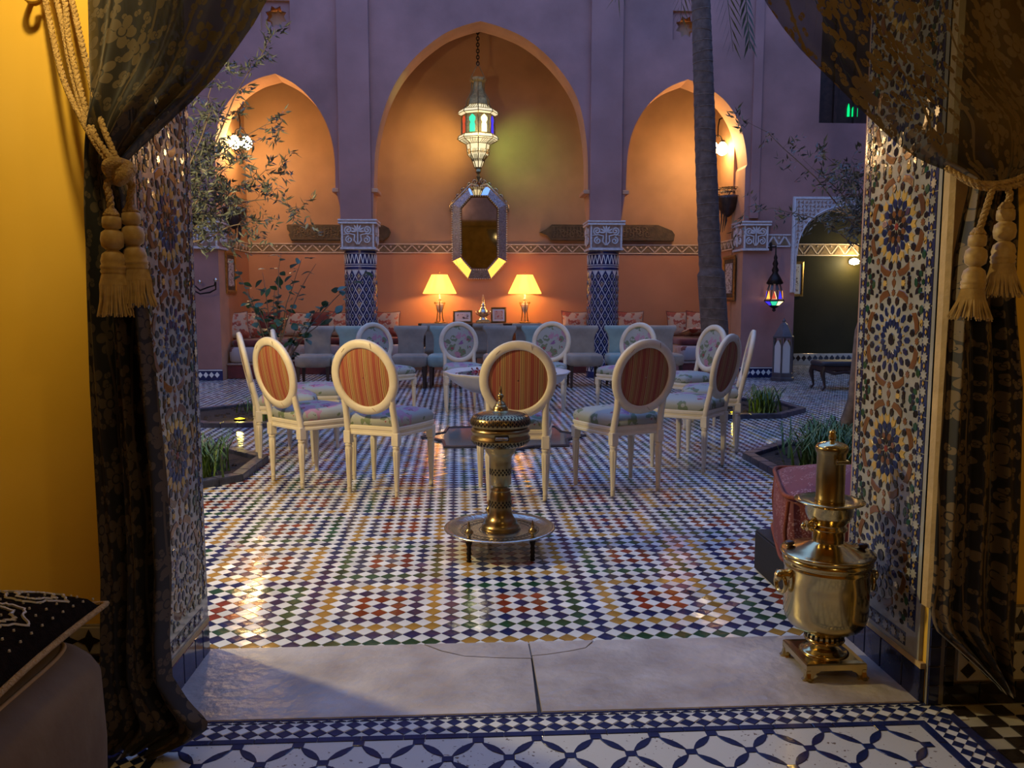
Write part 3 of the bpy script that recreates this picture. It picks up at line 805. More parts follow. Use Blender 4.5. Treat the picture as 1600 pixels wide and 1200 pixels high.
# window with green panes, upper right
wn = MB(); wn.box((5.45, YF + .28, 3.97), (6.9, YF + .32, 6.4)); wn = struct('window_1', wn, M_WOODD)
for i in range(5):
    b = MB(); b.box((5.45 + i * .33, YF + .22, 3.97), (5.50 + i * .33, YF + .29, 6.4)); part('window_frame', b, M_WOODD, wn)
def archpane(x, z, w_, h):
    return [(x - w_, z), (x + w_, z), (x + w_, z + h * .6), (x + w_ * .5, z + h * .85), (x, z + h), (x - w_ * .5, z + h * .85), (x - w_, z + h * .6)]
for x, w_ in ((W(1326, 180, YF + .25).x, .018), (W(1336, 178, YF + .25).x, .045)):
    b = MB(); v = W(1336, 182, YF + .25); b.prism(archpane(x, v.z, w_, .20), 0, .012, 0, M=Matrix.Translation((0, YF + .27, 0)) @ Matrix.Rotation(PI / 2, 4, 'X')); part('pane', b, E_WINDOW, wn)

# alcove walls, ceiling, side walls of the court
FZ0, FZ1 = 2.045, 2.215      # frieze band
b = MB(); b.box((AX0 - .1, YA, -0.1), (AX1 + .1, YA + .1, FZ0)); struct('wall_alcove_lower', b, M_ALC2)
b = MB(); b.box((AX0 - .1, YA, FZ0), (AX1 + .1, YA + .1, 6.3)); struct('wall_alcove_upper', b, M_ALC)
for s, x in ((-1, AX0), (1, AX1 - .03)):
    lo, hi = (x - .1, x) if s < 0 else (x, x + .1)
    b = MB(); b.box((lo, YB - .01, -.1), (hi, YA, FZ0)); struct('wall_alcove_side_lower', b, M_ALC2)
    b = MB(); b.box((lo, YB - .01, FZ0), (hi, YA, 6.3)); struct('wall_alcove_side_upper', b, M_ALC)
wall_box('ceiling_alcove', (AX0 - .1, YB - .3, 6.0), (AX1 + .1, YA + .1, 6.1), M_CEIL)
wall_box('wall_courtyard_left', (-6.4, YW1, -.1), (-6.3, YF + .1, 7.6), M_PINK)
wall_box('wall_courtyard_right', (7.2, YW1, -.1), (7.3, YF + .1, 7.6), M_PINK)
# dark corridor behind the small arch
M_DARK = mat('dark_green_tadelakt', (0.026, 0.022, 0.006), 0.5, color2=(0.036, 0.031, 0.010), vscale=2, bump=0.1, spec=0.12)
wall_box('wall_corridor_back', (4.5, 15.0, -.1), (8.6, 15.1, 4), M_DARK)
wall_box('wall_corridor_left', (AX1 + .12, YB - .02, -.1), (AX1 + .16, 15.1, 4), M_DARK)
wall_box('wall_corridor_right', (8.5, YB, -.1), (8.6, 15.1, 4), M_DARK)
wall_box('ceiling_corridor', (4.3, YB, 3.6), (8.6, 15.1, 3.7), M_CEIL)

# ---- carved friezes
def frieze(name, p0, p1, z0, z1, step, mA=M_FRIEZE, mB=M_FRIEZEB, th=.018):
    """zigzag carved band from p0 to p1 (xy), facing to the right-hand side of p0->p1"""
    p0 = Vector((*p0, 0)); p1 = Vector((*p1, 0)); d = (p1 - p0); L_ = d.length; d.normalize(); nrm = Vector((d.y, -d.x, 0))
    M = Matrix((d, (0, 0, 1), nrm)).transposed().to_4x4(); M.translation = p0
    b = MB(); b.box((0, z0, -.02), (L_, z1, th * .5), 0, M); base = struct(name, b, mB)
    for za, zb in ((z0, z0 + .022), (z1 - .022, z1)):
        q = MB(); q.box((0, za, 0), (L_, zb, th), 0, M, ch=.002); part('moulding', q, mA, base)
    n = max(1, round(L_ / step)); st = L_ / n; a, c = z0 + .026, z1 - .026; t = .014
    q = MB()
    zz = []
    for i in range(n):
        for (x0, y0, x1, y1) in ((i * st, a, i * st + st / 2, c), (i * st + st / 2, c, (i + 1) * st, a)):
            q.add([(x0 - t, y0, 0), (x0 + t, y0, 0), (x1 + t, y1, 0), (x1 - t, y1, 0), (x0 - t, y0, th), (x0 + t, y0, th), (x1 + t, y1, th), (x1 - t, y1, th)],
                  [(4, 5, 6, 7), (0, 1, 5, 4), (1, 2, 6, 5), (2, 3, 7, 6), (3, 0, 4, 7)], 0, False, M)
    part('zigzag_moulding', q, mA, base)
    tri = MB(); tri.prism([(-st * .30, 0), (st * .30, 0), (0, (c - a) * .66)], 0, .006, 0, ch=.001); ta = tri.mesh('carved_triangle', M_FRIEZEB)
    ros = MB(); ros.prism(star_poly(5, .024, .5, PI / 2), 0, .012, 0, ch=.001); tb = ros.mesh('carved_rosette', mA)
    for i in range(n):
        o = link('carved_triangle', ta, base); o.matrix_local = M @ Matrix.Translation((i * st + st / 2, a + .004, th * .5))
        if i: o = link('carved_rosette', tb, base); o.matrix_local = M @ Matrix.Translation((i * st, c - .030, th * .5))
    return base
frieze('trim_frieze_back', (AX0, YA), (AX1 - .03, YA), FZ0, FZ1, 0.245)
frieze('trim_frieze_left', (AX0, YB - .1), (AX0, YA), FZ0, FZ1, 0.2)
frieze('trim_frieze_right', (AX1 - .03, YA), (AX1 - .03, YB - .1), FZ0, FZ1, 0.2)
frieze('trim_frieze_corridor', (AX1 + .16, 15.0), (7.4, 15.0), 2.07, 2.30, 0.26)
frieze('trim_frieze_facade', (4.69, YF), (5.06, YF), 2.06, 2.26, 0.185, M_STUC, M_STUCB)

# ================================================================== COLUMNS, CAPITALS
def spiral(b, c, r, turns, M, flip=1, th=.012, start=0, mi=0):
    pts = []
    n = int(14 * turns)
    for i in range(n + 1):
        t = i / n; a = start + flip * t * turns * 2 * PI; rr = r * (1 - .85 * t)
        pts.append((c[0] + rr * math.cos(a), c[1] + rr * math.sin(a), 0.004))
    b.tube(pts, th, 6, mi, True, M)
def carve(b, w_, h, M, mi=0):
    """scrollwork in relief on a face w_ x h centred at M's origin (xy plane, z out)"""
    for s in (-1, 1):
        spiral(b, (s * w_ * .30, h * .22), h * .19, 1.6, M, s, .013, -PI / 2, mi)
        spiral(b, (s * w_ * .28, -h * .22), h * .17, 1.5, M, -s, .012, PI / 2, mi)
        b.tube([(s * .01, -h * .42, .004), (s * w_ * .12, -h * .25, .01), (s * w_ * .10, 0, .01), (s * w_ * .28, h * .06, .006), (s * w_ * .46, h * .02, .004)], [.010, .014, .012, .010, .006], 6, mi, True, M)
    for i in range(7):
        a = PI * i / 6
        b.prism([(x * .055, y * .035) for x, y in lens(1, .38, 6)], 0, .022, mi, M @ Matrix.Translation((math.cos(a) * .06, h * .16 + math.sin(a) * .065, 0)) @ Matrix.Rotation(a, 4, 'Z'), .004)
    b.tube([(0, -h * .42, .006), (0, 0, .014), (0, h * .2, .008)], [.014, .01, .012], 6, mi, True, M)
def face_M(x, y, z, n):     # plane centred at xyz, outward normal n ('-y','+x','-x')
    if n == '-y': A = Matrix(((1, 0, 0), (0, 0, 1), (0, -1, 0)))
    elif n == '-x': A = Matrix(((0, -1, 0), (0, 0, 1), (-1, 0, 0)))
    else: A = Matrix(((0, 1, 0), (0, 0, 1), (1, 0, 0)))
    M = A.transposed().to_4x4(); M.translation = (x, y, z); return M
CAPZ0, CAPZ1 = 2.0, 2.455
def capital(cx_, w_, y0, y1, parent, half=None):
    b = MB()
    k = .045
    def rr(z, g): return [(cx_ - w_ / 2 - g, y0 - g, z), (cx_ + w_ / 2 + g, y0 - g, z), (cx_ + w_ / 2 + g, y1, z), (cx_ - w_ / 2 - g, y1, z)]
    b.rings([rr(CAPZ0, .01), rr(CAPZ0 + .03, .03), rr(CAPZ0 + .05, .012), rr(CAPZ1 - .07, .030), rr(CAPZ1 - .06, .05), rr(CAPZ1 - .02, .055), rr(CAPZ1, .05)], 0, False, True)
    o = part('capital', b, M_STUCB, parent)
    m = MB()
    for z, g, h in ((CAPZ0, .034, .034), (CAPZ1 - .07, .058, .026), (CAPZ1 - .026, .060, .026)):
        for q in (0,):
            m.box((cx_ - w_ / 2 - g, y0 - g, z), (cx_ + w_ / 2 + g, y1 + .002, z + h), ch=.004)
    part('moulding', m, M_STUC, o)
    c = MB(); zc_ = (CAPZ0 + CAPZ1) / 2 - .01
    carve(c, w_, CAPZ1 - CAPZ0 - .12, face_M(cx_, y0 - .024, zc_, '-y'))
    for s in (-1, 1):
        c.box((cx_ + s * w_ / 2 - .012, y0 - .04, CAPZ0 + .03), (cx_ + s * w_ / 2 + .012, y0 - .015, CAPZ1 - .06))
        carve(c, (y1 - y0) * .9, CAPZ1 - CAPZ0 - .12, face_M(cx_ + s * (w_ / 2 + .022), (y0 + y1) / 2, zc_, '+x' if s > 0 else '-x'))
    part('scroll_carving', c, M_STUC, o)
    return o
def lattice_column(cx_, label):
    r = .245; yc = (YF + YB) / 2
    t = thing('tiled_column', label, 'column', (cx_, yc, 0), 0, 'tiled columns of the arcade')
    b = MB(); b.lathe([(r, 0), (r, CAPZ0 + .01)], 40); part('shaft', b, M_STUC, t)
    # lattice of blue lozenges, each with a lighter core, wrapped round the visible front
    NA, dz = 14, .205
    def wrap(poly, a0, z0, r0, r1):
        f = [(math.cos(a0 + x / r), math.sin(a0 + x / r), z0 + y) for x, y in poly]
        n = len(poly)
        q = MB(); q.rings([[(c * r0, s * r0, z) for c, s, z in f], [(c * r1, s * r1, z) for c, s, z in f]], 0, False, True); return q
    hw, hh = PI * r / NA * .86, dz / 2 * .87
    m1 = wrap(rhomb(hw, hh), -PI / 2, 0, r - .004, r + .004).mesh('tile', G_NAVY)
    m2 = wrap(rhomb(hw * .42, hh * .40), -PI / 2, 0, r, r + .007).mesh('tile', G_CREAM)
    m3 = wrap(rhomb(hw * .24, hh * .24), -PI / 2, 0, r, r + .009).mesh('tile', G_BLACK)
    rows = 15
    cnt = 0
    for j in range(rows):
        for i in range(NA):
            a = 2 * PI * (i + (j % 2) * .5) / NA
            da = (a + PI) % (2 * PI) - PI
            if abs(da) > 1.75: continue
            z = .17 + j * dz / 2
            link('tile', m1, t, (0, 0, z), (0, 0, a))
            if cnt < 260: link('tile', m2, t, (0, 0, z), (0, 0, a)); link('tile', m3, t, (0, 0, z), (0, 0, a))
            cnt += 1
    q = MB()
    q.lathe([(r + .001, 1.70), (r + .006, 1.702), (r + .006, 1.738), (r + .001, 1.74)], 40, 0, False, caps=False)
    q.lathe([(r + .001, 1.755), (r + .005, 1.757), (r + .005, 1.77), (r + .001, 1.772)], 40, 0, False, caps=False)
    q.lathe([(r + .001, 1.95), (r + .006, 1.952), (r + .006, 1.99), (r + .001, 1.992)], 40, 0, False, caps=False)
    q.lathe([(r + .001, 0), (r + .006, .002), (r + .006, .10), (r + .001, .102)], 40, 0, False, caps=False)
    part('blue_band', q, G_NAVY, t)
    NT = 24; zz = MB()
    for i in range(NT):
        for s in (-1, 1):
            a = 2 * PI * i / NT
            p = [(x, y) for x, y in ((-.005, -.07), (.007, -.07), (.005 + s * .03, .07), (-.007 + s * .03, .07))]
            f = [(math.cos(a + x / r), math.sin(a + x / r), 1.862 + y) for x, y in p]
            if s < 0: f = f
            zz.rings([[(c * (r), s_ * (r), z) for c, s_, z in f], [(c * (r + .008), s_ * (r + .008), z) for c, s_, z in f]], 0, False, True)
    q = MB(); q.lathe([(r + .0005, 1.785), (r + .004, 1.787), (r + .004, 1.937), (r + .0005, 1.94)], 40, 0, False, caps=False); part('blue_band', q, G_NAVY, t)
    part('zigzag_tiles', zz, G_WHITE, t)
    # capital in local coordinates of the thing
    c = capital(0, COLW[0][1] - COLW[0][0] - .02, YF - yc - .01, YB - yc, t)
    return t
lattice_column((COLW[0][0] + COLW[0][1]) / 2, 'blue lattice tiled column with carved capital, left of the octagonal mirror')
lattice_column((COLW[1][0] + COLW[1][1]) / 2, 'blue lattice tiled column with carved capital, right of the octagonal mirror')
def half_pillar(name, x0, x1, s, parent):
    pass
# end pillars of the arcade: capitals with tile foot
for s, x0, x1 in ((-1, AX0 - .46, AX0 + .0), (1, AX1, AX1 + .36)):
    capital((x0 + x1) / 2, x1 - x0, YF - .03, YF + .42, fac)
    b = MB(); b.box((x0 - .6 if s < 0 else x0 - .006, YF - .018, 0), (x1 + (.006 if s < 0 else .46), YF, .17), ch=.003); d_ = part('tile_dado', b, G_NAVY, fac)
    b = MB(); b.box((x0 - .6 if s < 0 else x0 - .006, YF - .024, .15), (x1 + (.006 if s < 0 else .46), YF, .165)); part('white_line', b, G_WHITE, d_)
    b = MB(); b.prism(rhomb(.038, .045), 0, .006, 0, M=Matrix.Rotation(PI / 2, 4, 'X'), ch=.001); me = b.mesh('tile', G_WHITE)
    x = (x0 - .55 if s < 0 else x0 + .04)
    while x < x1 + (0 if s < 0 else .42):
        link('tile', me, d_, (x, YF - .018, .085)); x += .085
    if s > 0:
        b = MB(); b.prism(rhomb(.038, .045), 0, .006, 0, ch=.001)
# tile skirt of the corridor
b = MB(); b.box((AX1 + .16, 14.975, 0), (8.5, 15.0, .22), ch=.003); sk = struct('baseboard_corridor', b, G_CREAM)
q = MB(); q.prism(rhomb(.05, .06), 0, .006, 0, M=Matrix.Rotation(PI / 2, 4, 'X'), ch=.001); me = q.mesh('tile', G_BLACK)
for i in range(20): link('tile', me, sk, (5.2 + i * .11, 14.976, .13))
# carved surround of the small arch
SX0, SX1, SZ1 = 5.08, 6.74, 2.84
surr = [(SX0, 1.35)] + [(SX0, SZ1), (SX1, SZ1), (SX1, 1.35), (6.64, 1.35)] + [(x, z) for x, z in reversed(A4)] + [(5.16, 1.35)]
b = plate(surr, [], YF - .035, YF + .02, 0); so = struct('trim_arch_surround', b, M_STUC)
q = MB(); pts = [(SX0 + .03, 1.36), (SX0 + .03, SZ1 - .03), (SX1 - .03, SZ1 - .03), (SX1 - .03, 1.36)]
q.tube([(x, YF - .04, z) for x, z in pts], .012, 6); q.tube([(x, YF - .04, z + .03) for x, z in A4], .012, 6); part('moulding', q, M_STUC, so)
def in_arch(x, z, pad=.07):
    for (x0, z0), (x1, z1) in zip(A4[:-1], A4[1:]):
        if x0 <= x <= x1 or x1 <= x <= x0:
            zz = z0 + (z1 - z0) * (x - x0) / ((x1 - x0) or 1); return z < zz + pad
    return True
q = MB(); q.prism(star_poly(3, .034, .35, PI / 2), 0, .012, 0, M=Matrix.Rotation(PI / 2, 4, 'X'), ch=.001); me = q.mesh('carved_star', M_STUCB)
q = MB(); q.prism(rhomb(.016, .026), 0, .012, 0, M=Matrix.Rotation(PI / 2, 4, 'X'), ch=.001); me2 = q.mesh('carved_lozenge', M_STUCB)
for i in range(26):
    for j in range(14):
        x = SX0 + .085 + i * .062; z = SZ1 - .085 - j * .062
        if x < SX1 - .06 and not in_arch(x, z): link('carved_star' if (i + j) % 2 else 'carved_lozenge', me if (i + j) % 2 else me2, so, (x, YF - .034, z), (0, (i % 3) * .5, 0))

# ================================================================== PLANTERS
def octo(r, z, n=8): return [(r * math.cos(PI / 8 + PI * k / 4), r * math.sin(PI / 8 + PI * k / 4), z) for k in range(n)]
def planter(o, label):
    t = thing('garden_bed', label, 'planter', (o[0], o[1], 0), 0)
    r = o[2]
    b = MB(); b.rings([octo(r - .09, -.02), octo(r - .09, .018)], 0, False, True)
    for k in range(80):
        a = random.uniform(0, 2 * PI); q = random.uniform(0, r - .14); s = random.uniform(.01, .03)
        b.lathe([(s * .6, 0), (s, s * .4), (s * .5, s * .9)], 5, 0, False, Tm((q * math.cos(a), q * math.sin(a), .012), random.random(), random.random(), 0))
    part('soil', b, M_SOIL, t)
    for k in range(8):
        a0, a1 = PI / 8 + PI * k / 4, PI / 8 + PI * (k + 1) / 4
        def pt(rr, a): return Vector((rr * math.cos(a), rr * math.sin(a), 0))
        for q in range(4):
            f0, f1 = q / 4 + .004, (q + 1) / 4 - .004
            A, B = pt(r, a0).lerp(pt(r, a1), f0), pt(r, a0).lerp(pt(r, a1), f1); Cc, Dd = pt(r - .09, a0).lerp(pt(r - .09, a1), f1), pt(r - .09, a0).lerp(pt(r - .09, a1), f0)
            def e(p, z, s=.0): c = (A + B + Cc + Dd) / 4; p = p + (c - p) * s; return (p.x, p.y, z)
            m = MB(); m.rings([[e(p, -.01) for p in (A, B, Cc, Dd)], [e(p, .042) for p in (A, B, Cc, Dd)], [e(p, .05, .07) for p in (A, B, Cc, Dd)]], 0, False, True)
            part('kerb_tile', m, M_KERB, t)
    return t
PL = [planter(OCT[0], 'dark kerbed octagonal planting bed nearest the left doorway jamb'), planter(OCT[1], 'dark kerbed octagonal planting bed behind the red woven pouf'),
      planter(OCT[2], 'dark kerbed octagonal planting bed at left rear with lit yellow spot'), planter(OCT[3], 'dark kerbed octagonal planting bed around the palm trunk')]
def tuft(x, y, n, h, label, spread=.2, group=None):
    b = MB()
    for i in range(n):
        a = random.uniform(0, 2 * PI); hh = h * random.uniform(.6, 1.1); L_ = hh * random.uniform(.5, 1.0); w_ = random.uniform(.005, .010)
        bx, by = random.gauss(0, spread * .35), random.gauss(0, spread * .35)
        ca, sa = math.cos(a), math.sin(a); vs = []
        for k, (t, zz) in enumerate(((0, 0), (.3, .62), (.65, .95), (1, .72))):
            ww = w_ * (1 - .8 * t); px_, py_ = bx + ca * L_ * t, by + sa * L_ * t
            vs += [(px_ - sa * ww, py_ + ca * ww, hh * zz), (px_ + sa * ww, py_ - ca * ww, hh * zz)]
        b.add(vs, [(0, 1, 3, 2), (2, 3, 5, 4), (4, 5, 7, 6)], 0, True)
    t = thing('grass_tuft', label, 'plant', (x, y, .012))
    o = part('blades', b, M_GRASS, t); stuff(o)
    r = MB(); r.lathe([(.03, -.01), (.035, .01), (.02, .04)], 8); part('crown', r, M_TWIG, t)
    return t
tuft(-1.92, 5.50, 240, .28, 'green grassy tuft in the bed nearest the left jamb', .3)
tuft(-1.86, 8.25, 220, .30, 'green grassy tuft beside the lit spot at left rear', .3)
tuft(-2.25, 8.8, 70, .17, 'small grassy tuft at the back of the left rear bed', .3)
tuft(3.15, 8.35, 120, .30, 'green grassy tuft right of the yellow spot, right rear bed', .18)
tuft(2.42, 8.30, 60, .22, 'green grassy tuft under the outermost right chair', .2)
tuft(2.50, 5.35, 260, .34, 'broad green tuft left of the samovar chimney', .25)
tuft(2.85, 5.30, 260, .34, 'dense green tuft right behind the samovar chimney', .35)
tuft(2.75, 5.9, 200, .30, 'green tuft at the foot of the slanting olive trunk', .3)
def spot(x, y, label):
    t = thing('ground_spotlight', label, 'spotlight', (x, y, .012))
    b = MB(); b.lathe([(.05, 0), (.055, .02), (.06, .03), (.052, .034)], 16); part('housing', b, M_IRON, t)
    b = MB(); b.lathe([(.001, .0325), (.05, .034), (.001, .045)], 16, caps=False); part('lens', b, E_UP, t)
    l = light('spot_bulb', 'POINT', (0, 0, .09), 1.6, (1, .78, .12), .03); l.parent = t
spot(-2.28, 8.02, 'yellow lit ground spotlight in the left rear bed')
spot(2.80, 8.22, 'yellow lit ground spotlight in the right rear bed')

# ================================================================== TREES
def leafset(b, base, d, n, L_, wd, mi=0, spread=1.0, droop=0.0):
    for i in range(n):
        v = Vector((random.gauss(0, 1), random.gauss(0, 1), random.gauss(0, .8) - droop)).normalized() * spread + d * .8
        v.normalize(); s = v.cross(Vector((random.gauss(0, 1), random.gauss(0, 1), random.gauss(0, 1)))).normalized()
        l = L_ * random.uniform(.7, 1.2); w_ = wd * random.uniform(.7, 1.2); nn = v.cross(s) * w_ * .4
        p = Vector(base) + Vector((random.gauss(0, .01), random.gauss(0, .01), random.gauss(0, .01)))
        b.add([p, p + v * l * .35 + s * w_ - nn, p + v * l, p + v * l * .35 - s * w_ - nn, p + v * l * .5], [(0, 1, 4), (1, 2, 4), (2, 3, 4), (3, 0, 4)], mi, False)
def branchy(start, ends, thick, lv, twigs, leafL, leafW, leafn, wob=.05, seed=1):
    """returns branches MB and leaves MB"""
    random.seed(seed)
    br, lf = MB(), MB()
    for e in ends:
        s = Vector(start); e = Vector(e); n = 9; path = []
        side = Vector((random.gauss(0, 1), random.gauss(0, 1), random.gauss(0, 1))) * wob
        for i in range(n + 1):
            t = i / n; path.append(s.lerp(e, t) + side * math.sin(PI * t) + Vector((random.gauss(0, .010), random.gauss(0, .010), .12 * math.sin(PI * t) + random.gauss(0, .01))))
        br.tube(path, [thick * (1 - .88 * i / n) for i in range(n + 1)], 5)
        for i in range(3, n + 1):
            d = (path[min(i, n)] - path[i - 1]).normalized()
            for k in range(twigs):
                tv = (d * .6 + Vector((random.gauss(0, 1), random.gauss(0, .8), random.gauss(-.1, .8))).normalized()).normalized() * random.uniform(.05, lv)
                p0 = path[i]; p1 = p0 + tv * .5 + Vector((0, 0, .01)); p2 = p0 + tv + Vector((0, 0, -.02))
                br.tube([p0, p1, p2], [thick * .16, thick * .12, thick * .06], 4)
                for q in range(4):
                    leafset(lf, p0.lerp(p2, .3 + .23 * q), tv.normalized(), max(1, leafn // 4), leafL, leafW)
    return br, lf
def tree(name, label, base, fork, ends, r0, lv, twigs, leafn, seed, LL=.058, LW=.0075, lm=M_OLIVE, thick=.012):
    t = thing(name, label, 'tree', base)
    B_ = Vector(base)
    fk = Vector(fork) - B_
    b = MB(); b.tube([(0, 0, -.02), fk * .3 + Vector((.04, 0, 0)), fk * .65 + Vector((-.03, .02, 0)), fk], [r0 * 1.25, r0, r0 * .85, r0 * .7], 10); part('trunk', b, M_TWIG, t)
    br, lf = branchy(fk, [Vector(e) - B_ for e in ends], thick, lv, twigs, LL, LW, leafn, seed=seed)
    part('branches', br, M_TWIG, t); stuff(part('foliage', lf, lm, t))
    return t
tree('olive_tree', 'slender olive tree whose sprays cross the left arch', (-2.3, 5.75, .012), (-2.05, 5.5, 1.45),
     [W(443, 186, 5.2), W(478, 330, 5.2), W(440, 262, 5.1), W(352, 300, 5.2), W(372, 250, 5.0), W(330, 230, 5.3), W(310, 330, 5.3), W(345, 105, 5.0), W(420, 60, 5.2), W(330, 180, 5.4), W(400, 345, 5.3), W(318, 270, 5.0)], .045, .20, 3, 12, 11, thick=.009)
tree('olive_tree', 'olive tree with slanting trunk beside the right jamb', (2.84, 5.98, .012), (3.10, 5.9, 1.5),
     [W(1150, 182, 5.6), W(1255, 250, 5.4), W(1290, 240, 5.5), W(1320, 300, 5.3), W(1270, 345, 5.4), W(1330, 345, 5.5), W(1305, 270, 5.2), W(1335, 250, 5.6), W(1165, 330, 5.8), W(1345, 320, 5.3)], .048, .18, 2, 8, 5, thick=.007)
# broad leaved shrub, left rear bed: every leaf its own part
t = thing('broad_leaved_shrub', 'green broad leaved shrub with glossy leaves before the left column', 'shrub', (-2.0, 8.35, .012))
random.seed(21)
br = MB(); org = Vector((-2.0, 8.35, .012)); leaves = []
for e, nl in ((W(366, 412, 8.3), 14), (W(470, 405, 8.3), 20), (W(440, 395, 8.4), 16), (W(495, 412, 8.3), 14), (W(385, 455, 8.2), 18), (W(540, 475, 8.2), 20), (W(505, 478, 8.3), 16), (W(572, 425, 8.1), 16), (W(470, 500, 8.3), 18), (W(410, 425, 8.4), 16), (W(400, 470, 8.1), 12), (W(430, 440, 8.5), 16)):
    e = Vector(e) - org; s = Vector((random.gauss(0, .02), random.gauss(0, .02), .05)); path = []
    mid = Vector((random.gauss(0, .05), 0, e.z * .55))
    for i in range(11):
        tt = i / 10; path.append(s * (1 - tt) ** 2 + mid * 2 * tt * (1 - tt) + e * tt * tt + Vector((random.gauss(0, .008), random.gauss(0, .008), 0)))
    br.tube(path, [.012 * (1 - .8 * i / 10) for i in range(11)], 6)
    for i in range(nl):
        tt = .45 + .55 * (i / (nl - 1)); k = tt * 10; i0 = min(9, int(k)); p = path[i0].lerp(path[i0 + 1], k - i0)
        leaves.append((p + Vector((random.gauss(0, .03), random.gauss(0, .03), random.gauss(0, .03))), random.uniform(0, 2 * PI), random.gauss(.1, .5), random.gauss(0, .4), random.uniform(.8, 1.25)))
part('stems', br, M_TWIG, t)
q = MB(); rows_ = []
for k in range(6):
    u = k / 5; wd_ = .032 * math.sin(PI * min(1, u * 1.02 + .03)) ** .8; rows_.append([(u * .092, -wd_, .010 * math.sin(PI * u)), (u * .092, 0, .003), (u * .092, wd_, .010 * math.sin(PI * u))])
q.grid(rows_, 0, True); lm_ = q.mesh('leaf', M_LEAF)
for p, a, b_, c, s in leaves:
    o = link('leaf', lm_, t, p, (c, b_, a)); o.scale = (s, s, s)
# palm
t = thing('palm_tree', 'tall ringed palm trunk in front of the right arch', 'tree', (2.775, 8.80, .012))
org = Vector((2.775, 8.80, .012))
pp = [Vector((0, 0, -.02)), W(1117, 520, 8.85) - org, W(1109, 400, 8.85) - org, W(1103, 250, 8.85) - org, W(1099, 120, 8.85) - org, W(1095, 0, 8.85) - org, W(1090, -160, 8.85) - org]
pa = []
for i in range(len(pp) - 1):
    for k in range(22): pa.append(pp[i].lerp(pp[i + 1], k / 22))
rad = []
for i, p in enumerate(pa):
    g = i / len(pa); rad.append((.135 * (1 - g) ** .7 + .088) * (1.045 if i % 3 == 0 else 1.0) if g < .3 else (.155 - .052 * g) * (1.04 if i % 3 == 0 else 1.0))
rad = [min(r_, .17) * .88 for r_ in rad]
M_RINGS = mat('pale_leaf_scar', (0.22, 0.18, 0.15), 0.8, color2=(0.08, 0.06, 0.05), vscale=30)
M_PALM = mat('palm_bark', (0.065, 0.048, 0.04), 0.85, color2=(0.13, 0.10, 0.085), vscale=14, bump=0.6, bscale=30)
b = MB(); b.tube(pa, rad, 20); part('trunk', b, M_PALM, t)
for i in range(8, len(pa), 3):
    q = MB(); ring = [(math.cos(2 * PI * k / 20), math.sin(2 * PI * k / 20)) for k in range(21)]
    wob = random.uniform(-.02, .02)
    q.tube([(pa[i].x + c * (rad[i] + .001), pa[i].y + s * (rad[i] + .001), pa[i].z + wob * c) for c, s in ring], .0035, 4, caps=False)
    part('leaf_scar_ring', q, M_RINGS, t)
def frond(p0, d, L_, n, wd, t, seed):
    random.seed(seed); b = MB(); d = Vector(d); path = []
    for i in range(n + 1):
        u = i / n; path.append(Vector(p0) + d * (L_ * u) + Vector((0, 0, -L_ * 1.15 * u * u)))
    b.tube(path, [.012 * (1 - .8 * i / n) for i in range(n + 1)], 5)
    for i in range(1, n):
        f = (path[i + 1] - path[i - 1]).normalized(); sd = f.cross(Vector((0, 1, 0))).normalized()
        for s in (-1, 1):
            for h in (0, .5):
                p = path[i].lerp(path[i + 1], h); l = .34 * math.sin(PI * min(.95, .25 + .7 * i / n)) + .08
                tip = p + (f * .75 + sd * s * .45).normalized() * l + Vector((0, random.gauss(0, .03), -.08)); m_ = p.lerp(tip, .4); nn = Vector((0, wd, 0)) + f * wd * .8
                b.add([p, m_ + nn, tip, m_ - nn], [(0, 1, 2), (0, 2, 3)], 0, True)
    return b
M_FROND = mat('palm_leaflet', (0.05, 0.075, 0.04), 0.5, var=0.3, vscale=5)
top = pp[-1]
for i, (d, L_) in enumerate((((.75, -.35, .0), 1.9), ((.35, .2, .1), 1.5), ((-.55, .4, .45), 1.4), ((.1, .8, .5), 1.5), ((-.2, -.7, .7), 1.4))):
    stuff(part('frond', frond(top + Vector((0, 0, .1)), d, L_, 12, .012, t, i), M_FROND, t))
# frond end that hangs into view right of the trunk
random.seed(5)
b = MB(); p0 = W(1160, -60, 8.6) - org; p1 = W(1172, 76, 8.6) - org
pa_ = [p0.lerp(p1, i / 9) for i in range(10)]; b.tube(pa_, .006, 5)
for i in range(9):
    f = (p1 - p0).normalized()
    for s in (-1, 1):
        p = pa_[i]; tip = p + f * .20 + Vector((s * .07, random.gauss(0, .03), 0)); m_ = p.lerp(tip, .45); nn = Vector((.016, .008, 0)); b.add([p, m_ + nn, tip, m_ - nn], [(0, 1, 2), (0, 2, 3)], 0, True)
p_ = part('frond', b, M_FROND, t); stuff(p_)

